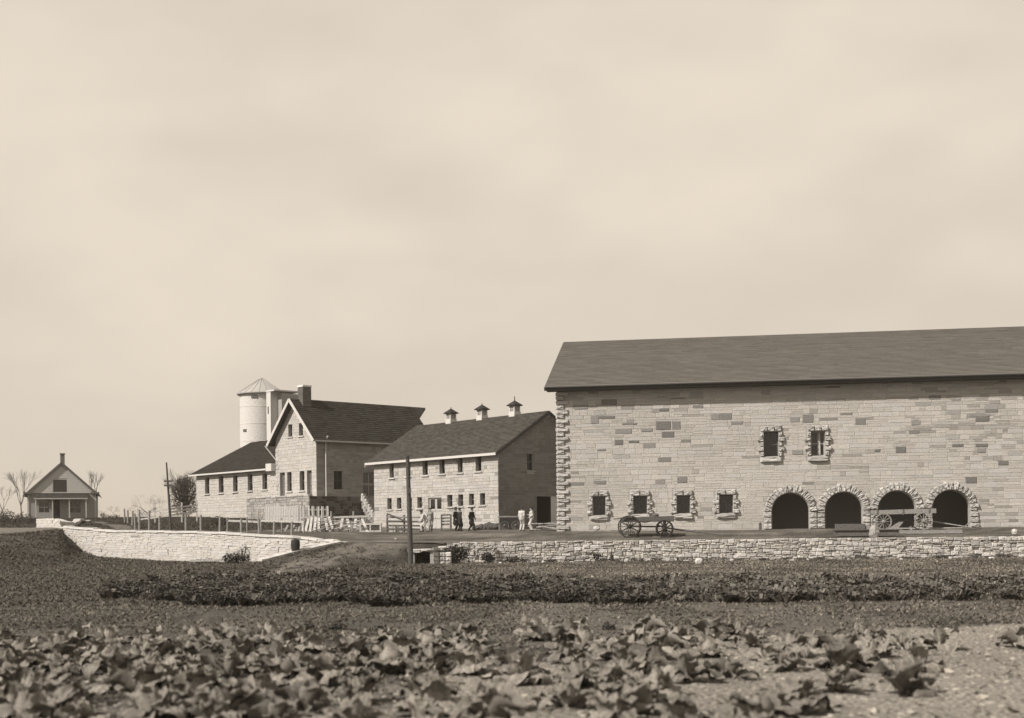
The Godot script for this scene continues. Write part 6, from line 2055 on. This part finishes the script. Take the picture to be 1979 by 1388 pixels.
func build_cabbages() -> void:
	var protos := []
	for k in 6: protos.append(cabbage_proto(k))
	var words := ["full cabbage plant with wide curling leaves in the foreground rows", "large pale cabbage with many upright leaves in the foreground rows", "cut cabbage stump with loose standing leaves in the foreground rows",
		"dense leafy cabbage with a round head in the foreground rows", "sparse pale cabbage stalk with few leaves in the foreground rows", "medium cabbage with cupped leaves round its head in the foreground rows"]
	rng.seed = 4242
	var rows := [21.6, 20.0, 18.4, 16.9, 15.5, 14.2, 13.1, 12.1]
	for ri in rows.size():
		var d0: float = rows[ri]
		var x := -0.46 * d0
		while x < 0.46 * d0:
			x += rng.randf_range(0.5, 0.78)
			var d := d0 + rng.randf_range(-0.35, 0.35)
			var b := bearing(x, d)
			if b < -60 or b > 2040: continue
			var p := 0.93
			if b > 640: p = 0.86
			if b > 1180: p = 0.92 if d > 16.5 else 0.62
			if b > 1180 and d < 15.0: p = 0.42
			if b > 1600 and d < 16.5: p = 0.3
			if b > 1850: p = 0.12
			if d > 21 and (b < 90 or b > 640): p *= 0.55
			if b > 640 and b < 1100 and d < 15: p *= 0.75
			if rng.randf() > p: continue
			var k := rng.randi() % 6
			var o: Node3D = protos[k].duplicate()
			o.name = numbered("cabbage", self)
			add_child(o)
			var s := rng.randf_range(0.9, 1.3)
			o.transform = Transform3D(Basis.from_euler(Vector3(rng.randf_range(-0.18, 0.18), rng.randf() * TAU, rng.randf_range(-0.18, 0.18))).scaled(Vector3.ONE * s), Vector3(x, field_y(x, d) - 0.02, -d))
			tag(o, words[k], "cabbage", ["full curling cabbages", "large pale cabbages", "cut cabbage stumps", "dense headed cabbages", "sparse cabbage stalks", "medium cupped cabbages"][k])
	for q in protos: q.free()

func multi(called: String, mesh: Mesh, m: Material, xfs: Array, cols: Array, label: String, category: String) -> void:
	var mm := MultiMesh.new()
	mm.transform_format = MultiMesh.TRANSFORM_3D
	mm.use_colors = true
	mm.mesh = mesh
	mm.instance_count = xfs.size()
	for i in xfs.size():
		mm.set_instance_transform(i, xfs[i]); mm.set_instance_color(i, cols[i])
	var o := MultiMeshInstance3D.new()
	o.multimesh = mm
	o.material_override = m
	o.name = called
	add_child(o)
	tag(o, label, category, "", "stuff")

func build_cover() -> void:
	# beet band: clumps of dark standing leaves
	var cl := MB.new()
	for i in 9:
		var a := TAU * i / 9 + rng.randf_range(-0.2, 0.2)
		var b := Basis(Vector3.UP, a)
		var l := rng.randf_range(0.2, 0.36); var w := rng.randf_range(0.035, 0.06)
		var up := rng.randf_range(0.7, 1.4)
		var p0 := b * Vector3(0, 0, 0.02); var p1 := b * Vector3(0, sin(up) * l * 0.45, cos(up) * l * 0.45 + 0.02); var p2 := b * Vector3(0, sin(up) * l * 0.85, cos(up) * l * 0.9 + 0.03); var p3 := b * Vector3(0, sin(up) * l * 0.8, cos(up) * l * 1.2 + 0.05)
		var sx := b * Vector3(1, 0, 0)
		cl.col = lin(rng.randf_range(0.7, 1.3))
		cl.quad(p0 - sx * 0.012, p1 - sx * w * 0.7, p1 + sx * w * 0.7, p0 + sx * 0.012)
		cl.quad(p1 - sx * w * 0.7, p2 - sx * w, p2 + sx * w, p1 + sx * w * 0.7)
		cl.tri(p2 - sx * w, p3, p2 + sx * w)
	var xfs := []; var cols := []
	var n := 0
	while xfs.size() < 13000 and n < 90000:
		n += 1
		var d := pow(rng.randf(), 0.85) * 24.0 + 31.0
		var b := rng.randf_range(120, 2150)
		var near := curve([[150, 44.0], [185, 38.0], [230, 35.0], [300, 33.5], [430, 31.8], [1000, 31.5], [1320, 31.3], [2150, 30.6]], b)
		var far := curve([[150, 36.0], [190, 41.0], [230, 47.0], [330, 50.0], [650, 53.0], [900, 47.0], [1320, 42.0], [2150, 41.0]], b)
		var x := (b - PX0) / FOC * d
		var e := noise.get_noise_2d(x * 6.0, d * 6.0)
		if d < near + e * 3.0 + 0.4 or d > far + e * 4.0: continue
		if d < near + 2.0 and rng.randf() < 0.45: continue
		var th := smoothstep(far - 11.0, far, d)
		if rng.randf() < th * 0.75: continue
		if b > 1250 and rng.randf() < 0.25: continue
		var pn := noise.get_noise_2d(x * 9.0 + 200, d * 5.0)
		if pn < -0.05 and rng.randf() < 0.7: continue
		xfs.append(Transform3D(Basis(Vector3.UP, rng.randf() * TAU).scaled(Vector3.ONE * rng.randf_range(0.45, 1.0) * (1.0 + pn)), Vector3(x, field_y(x, d), -d)))
		var v := rng.randf_range(0.04, 0.11)
		if rng.randf() < 0.1: v *= 2.0
		if b > 1250: v *= 1.5
		cols.append(lin(v, 0.07))
	multi("beet_leaves", cl.mesh(true), M.grass, xfs, cols, "dark band of low beet leaves across the field", "crop")
	# rough grass and weeds
	var gr := MB.new()
	for i in 9:
		var a := rng.randf() * TAU
		var b := Basis(Vector3.UP, a)
		var h := rng.randf_range(0.025, 0.08); var lean := rng.randf_range(0.03, 0.1)
		var p := Vector3(rng.randf_range(-0.08, 0.08), 0, rng.randf_range(-0.08, 0.08))
		gr.col = lin(rng.randf_range(0.7, 1.4))
		gr.tri(p - b * Vector3(0.012, 0, 0), p + b * Vector3(0, h, lean), p + b * Vector3(0.012, 0, 0))
	xfs = []; cols = []
	for i in 90000:
		var d := 12.0 + pow(rng.randf(), 0.75) * 76.0
		var b := rng.randf_range(-120, 2100)
		var e := curve(EDGE, b)
		if d > e - 0.3: continue
		var x := (b - PX0) / FOC * d
		if field_kind(x, d) > 0.5 and rng.randf() < 0.93: continue
		if d > 55 and b > 500 and b < 800 and field_color(x, d).r > 0.17 and rng.randf() < 0.9: continue
		if noise.get_noise_2d(x * 7.0 + 70, d * 4.0) < -0.12 and rng.randf() < 0.7: continue
		var s := rng.randf_range(0.6, 1.3) * (1.0 + d * 0.008) * (0.75 if d < 32 or (d > 41.0 and b > 860) else 1.0)
		xfs.append(Transform3D(Basis(Vector3.UP, rng.randf() * TAU).scaled(Vector3(s, s * rng.randf_range(0.5, 1.1), s)), Vector3(x, field_y(x, d), -d)))
		cols.append(lin(rng.randf_range(0.06, 0.15) * (1.6 if b > 860 and d > 41.0 and noise.get_noise_2d(x * 4.0 + 20, d * 3.0) > -0.15 else 1.0) * (1.25 if d < 32.5 and noise.get_noise_2d(x * 5.0 + 90, d * 5.0) > -0.12 else 1.0) * (1.6 if b > 1000 and rng.randf() < 0.35 and noise.get_noise_2d(x * 3.0, d * 3.0 + 50) > -0.1 else 1.0) * (1.5 if rng.randf() < 0.2 else 1.0), 0.1))
	multi("field_grass", gr.mesh(true), M.grass, xfs, cols, "short rough grass and weeds over the field", "grass")
	# yard weeds behind the fence
	xfs = []; cols = []
	for i in 26000:
		var d := rng.randf_range(86, 168)
		var b := rng.randf_range(-80, 640)
		var x := (b - PX0) / FOC * d
		if yard_color(x, d).r > 0.125: continue
		var s := rng.randf_range(1.0, 2.0)
		xfs.append(Transform3D(Basis(Vector3.UP, rng.randf() * TAU).scaled(Vector3.ONE * s), Vector3(x, yard_y(x, d), -d)))
		cols.append(lin(rng.randf_range(0.05, 0.12), 0.1))
	multi("bank_grass", gr.mesh(true), M.grass, xfs, cols, "dark grass on the slope behind the fence posts", "grass")
	# dry leaf litter and clods between the cabbages
	var lf := MB.new()
	lf.quad(Vector3(-0.05, 0.0, -0.06), Vector3(-0.06, 0.025, 0.05), Vector3(0.05, 0.01, 0.06), Vector3(0.06, 0.03, -0.05))
	lf.tri(Vector3(-0.06, 0.025, 0.05), Vector3(0, 0.045, 0.12), Vector3(0.05, 0.01, 0.06))
	xfs = []; cols = []
	for i in 420:
		var d := rng.randf_range(11.5, 23.5)
		var b := rng.randf_range(-80, 2060)
		var x := (b - PX0) / FOC * d
		if d > 21.5 and rng.randf() < 0.7: continue
		xfs.append(Transform3D(Basis.from_euler(Vector3(rng.randf_range(-0.6, 0.6), rng.randf() * TAU, rng.randf_range(-0.6, 0.6))).scaled(Vector3.ONE * rng.randf_range(0.3, 0.9)), Vector3(x, field_y(x, d) + 0.01, -d)))
		cols.append(lin(rng.randf_range(0.16, 0.42), 0.1))
	multi("leaf_litter", lf.mesh(), M.grass, xfs, cols, "dry fallen leaves scattered on the soil between the cabbages", "litter")
	var cd := MB.new()
	cd.add(rock_mb[1], Transform3D(Basis.from_scale(Vector3(1, 1, 0.35)), Vector3.ZERO), Color(1, 1, 1))
	xfs = []; cols = []
	for i in 5000:
		var d := 11.0 + pow(rng.randf(), 1.2) * 16.0
		var b := rng.randf_range(-80, 2060)
		var x := (b - PX0) / FOC * d
		if field_kind(x, d) < 0.5: continue
		var s := 0.02 + 0.07 * pow(rng.randf(), 3.0)
		xfs.append(Transform3D(Basis(Vector3.UP, rng.randf() * TAU) * Basis(Vector3.RIGHT, -PI / 2 + rng.randf_range(-0.4, 0.4)) * Basis.from_scale(Vector3(s, s * rng.randf_range(0.6, 1.0), s * 0.5)), Vector3(x, field_y(x, d), -d)))
		cols.append(lin(rng.randf_range(0.24, 0.38), 0.08))
	multi("soil_clods", cd.mesh(true), M.grass, xfs, cols, "clods of dry soil on the bare ground", "soil")

# ------------------------------------------------------------------ sky and scene
func sky_image() -> Image:
	var w := 1024; var h := 512
	var img := Image.create(w, h, false, Image.FORMAT_RGBF)
	var cn := FastNoiseLite.new(); cn.seed = 5; cn.frequency = 0.9; cn.fractal_octaves = 5
	for j in h:
		var el := (0.5 - (j + 0.5) / h) * PI
		var up := sin(el)
		for i in w:
			var az := TAU * (i + 0.5) / w
			var v := 0.62
			if el > 0:
				v = lerp(0.64, 0.66, smoothstep(0.0, 0.3, el))
				v = lerp(v, 0.24, smoothstep(0.42, 1.35, el))
				var d := Vector3(cos(el) * cos(az), up * 2.2, cos(el) * sin(az))
				var c := cn.get_noise_3dv(d * 1.6)
				var c2 := cn.get_noise_3dv(Vector3(d.x * 5.0 + up * 7.0, up * 16.0 - d.x * 3.0, d.z * 5.0) * 0.8)
				v += 0.06 * smoothstep(-0.05, 0.5, c) + 0.05 * c2 * smoothstep(-0.4, 0.2, c) + 0.03 * cn.get_noise_3dv(d * 9.0) - 0.015 * smoothstep(0.0, 0.5, -c)
			else: v = 0.2
			img.set_pixel(i, j, Color(v, v * 0.885, v * 0.745))
	return img

func _ready() -> void:
	rng.seed = 1911
	noise.seed = 12; noise.frequency = 0.05; noise.fractal_octaves = 3
	var cam := Camera3D.new()
	cam.name = "camera"
	cam.projection = Camera3D.PROJECTION_FRUSTUM
	cam.near = 0.1
	cam.far = 6000.0
	cam.size = 0.1 * 1388.0 / FOC
	cam.frustum_offset = Vector2(0, 0.1 * (PY0 - 694.0) / FOC)
	cam.position = Vector3(0, EYE, 0)
	cam.rotation = Vector3(0, 0, -ROLL)
	var lens := CameraAttributesPhysical.new()      # a plate camera's long lens, focused on the barns
	lens.frustum_focal_length = 200.0
	lens.frustum_focus_distance = 85.0
	lens.frustum_near = 0.1
	lens.frustum_far = 6000.0
	lens.exposure_aperture = 5.0
	cam.attributes = lens
	cam.projection = Camera3D.PROJECTION_FRUSTUM
	cam.size = 0.1 * 1388.0 / FOC
	cam.near = 0.1
	cam.far = 6000.0
	add_child(cam)
	cam.current = true
	var env := Environment.new()
	env.background_mode = Environment.BG_SKY
	var sky := Sky.new()
	var sm := PanoramaSkyMaterial.new()
	sm.panorama = tex(sky_image())
	sky.sky_material = sm
	env.sky = sky
	env.tonemap_mode = Environment.TONE_MAPPER_LINEAR
	env.tonemap_exposure = 1.1
	env.sdfgi_enabled = true; env.ssao_enabled = true; env.ssil_enabled = true
	env.fog_enabled = true
	env.fog_density = 0.0003
	env.fog_light_color = Color(0.83, 0.79, 0.73)
	var we := WorldEnvironment.new()
	we.name = "environment"
	we.environment = env
	add_child(we)
	var sun := DirectionalLight3D.new()
	sun.name = "sun"
	sun.light_energy = 1.6
	sun.light_color = Color(1.0, 0.965, 0.925)
	sun.light_angular_distance = 0.5
	sun.shadow_enabled = true
	add_child(sun)
	var az := deg_to_rad(56.0); var el := deg_to_rad(42.0)      # from the left, behind the camera
	var from := Vector3(-sin(az) * cos(el), sin(el), cos(az) * cos(el))
	sun.look_at_from_position(from * 100.0, Vector3.ZERO, Vector3.UP)

	make_materials()
	M.tin_dark = mat(0.14, 0.5, M.grain, null, 1.0)
	make_blocks()
	build_ground()
	build_great_barn()
	build_cupola_barn()
	build_gabled_barn()
	build_silo()
	build_house()
	build_walls()
	build_fences()
	build_poles()
	build_wagons()
	build_people()
	build_trees()
	build_cover()
	build_cabbages()
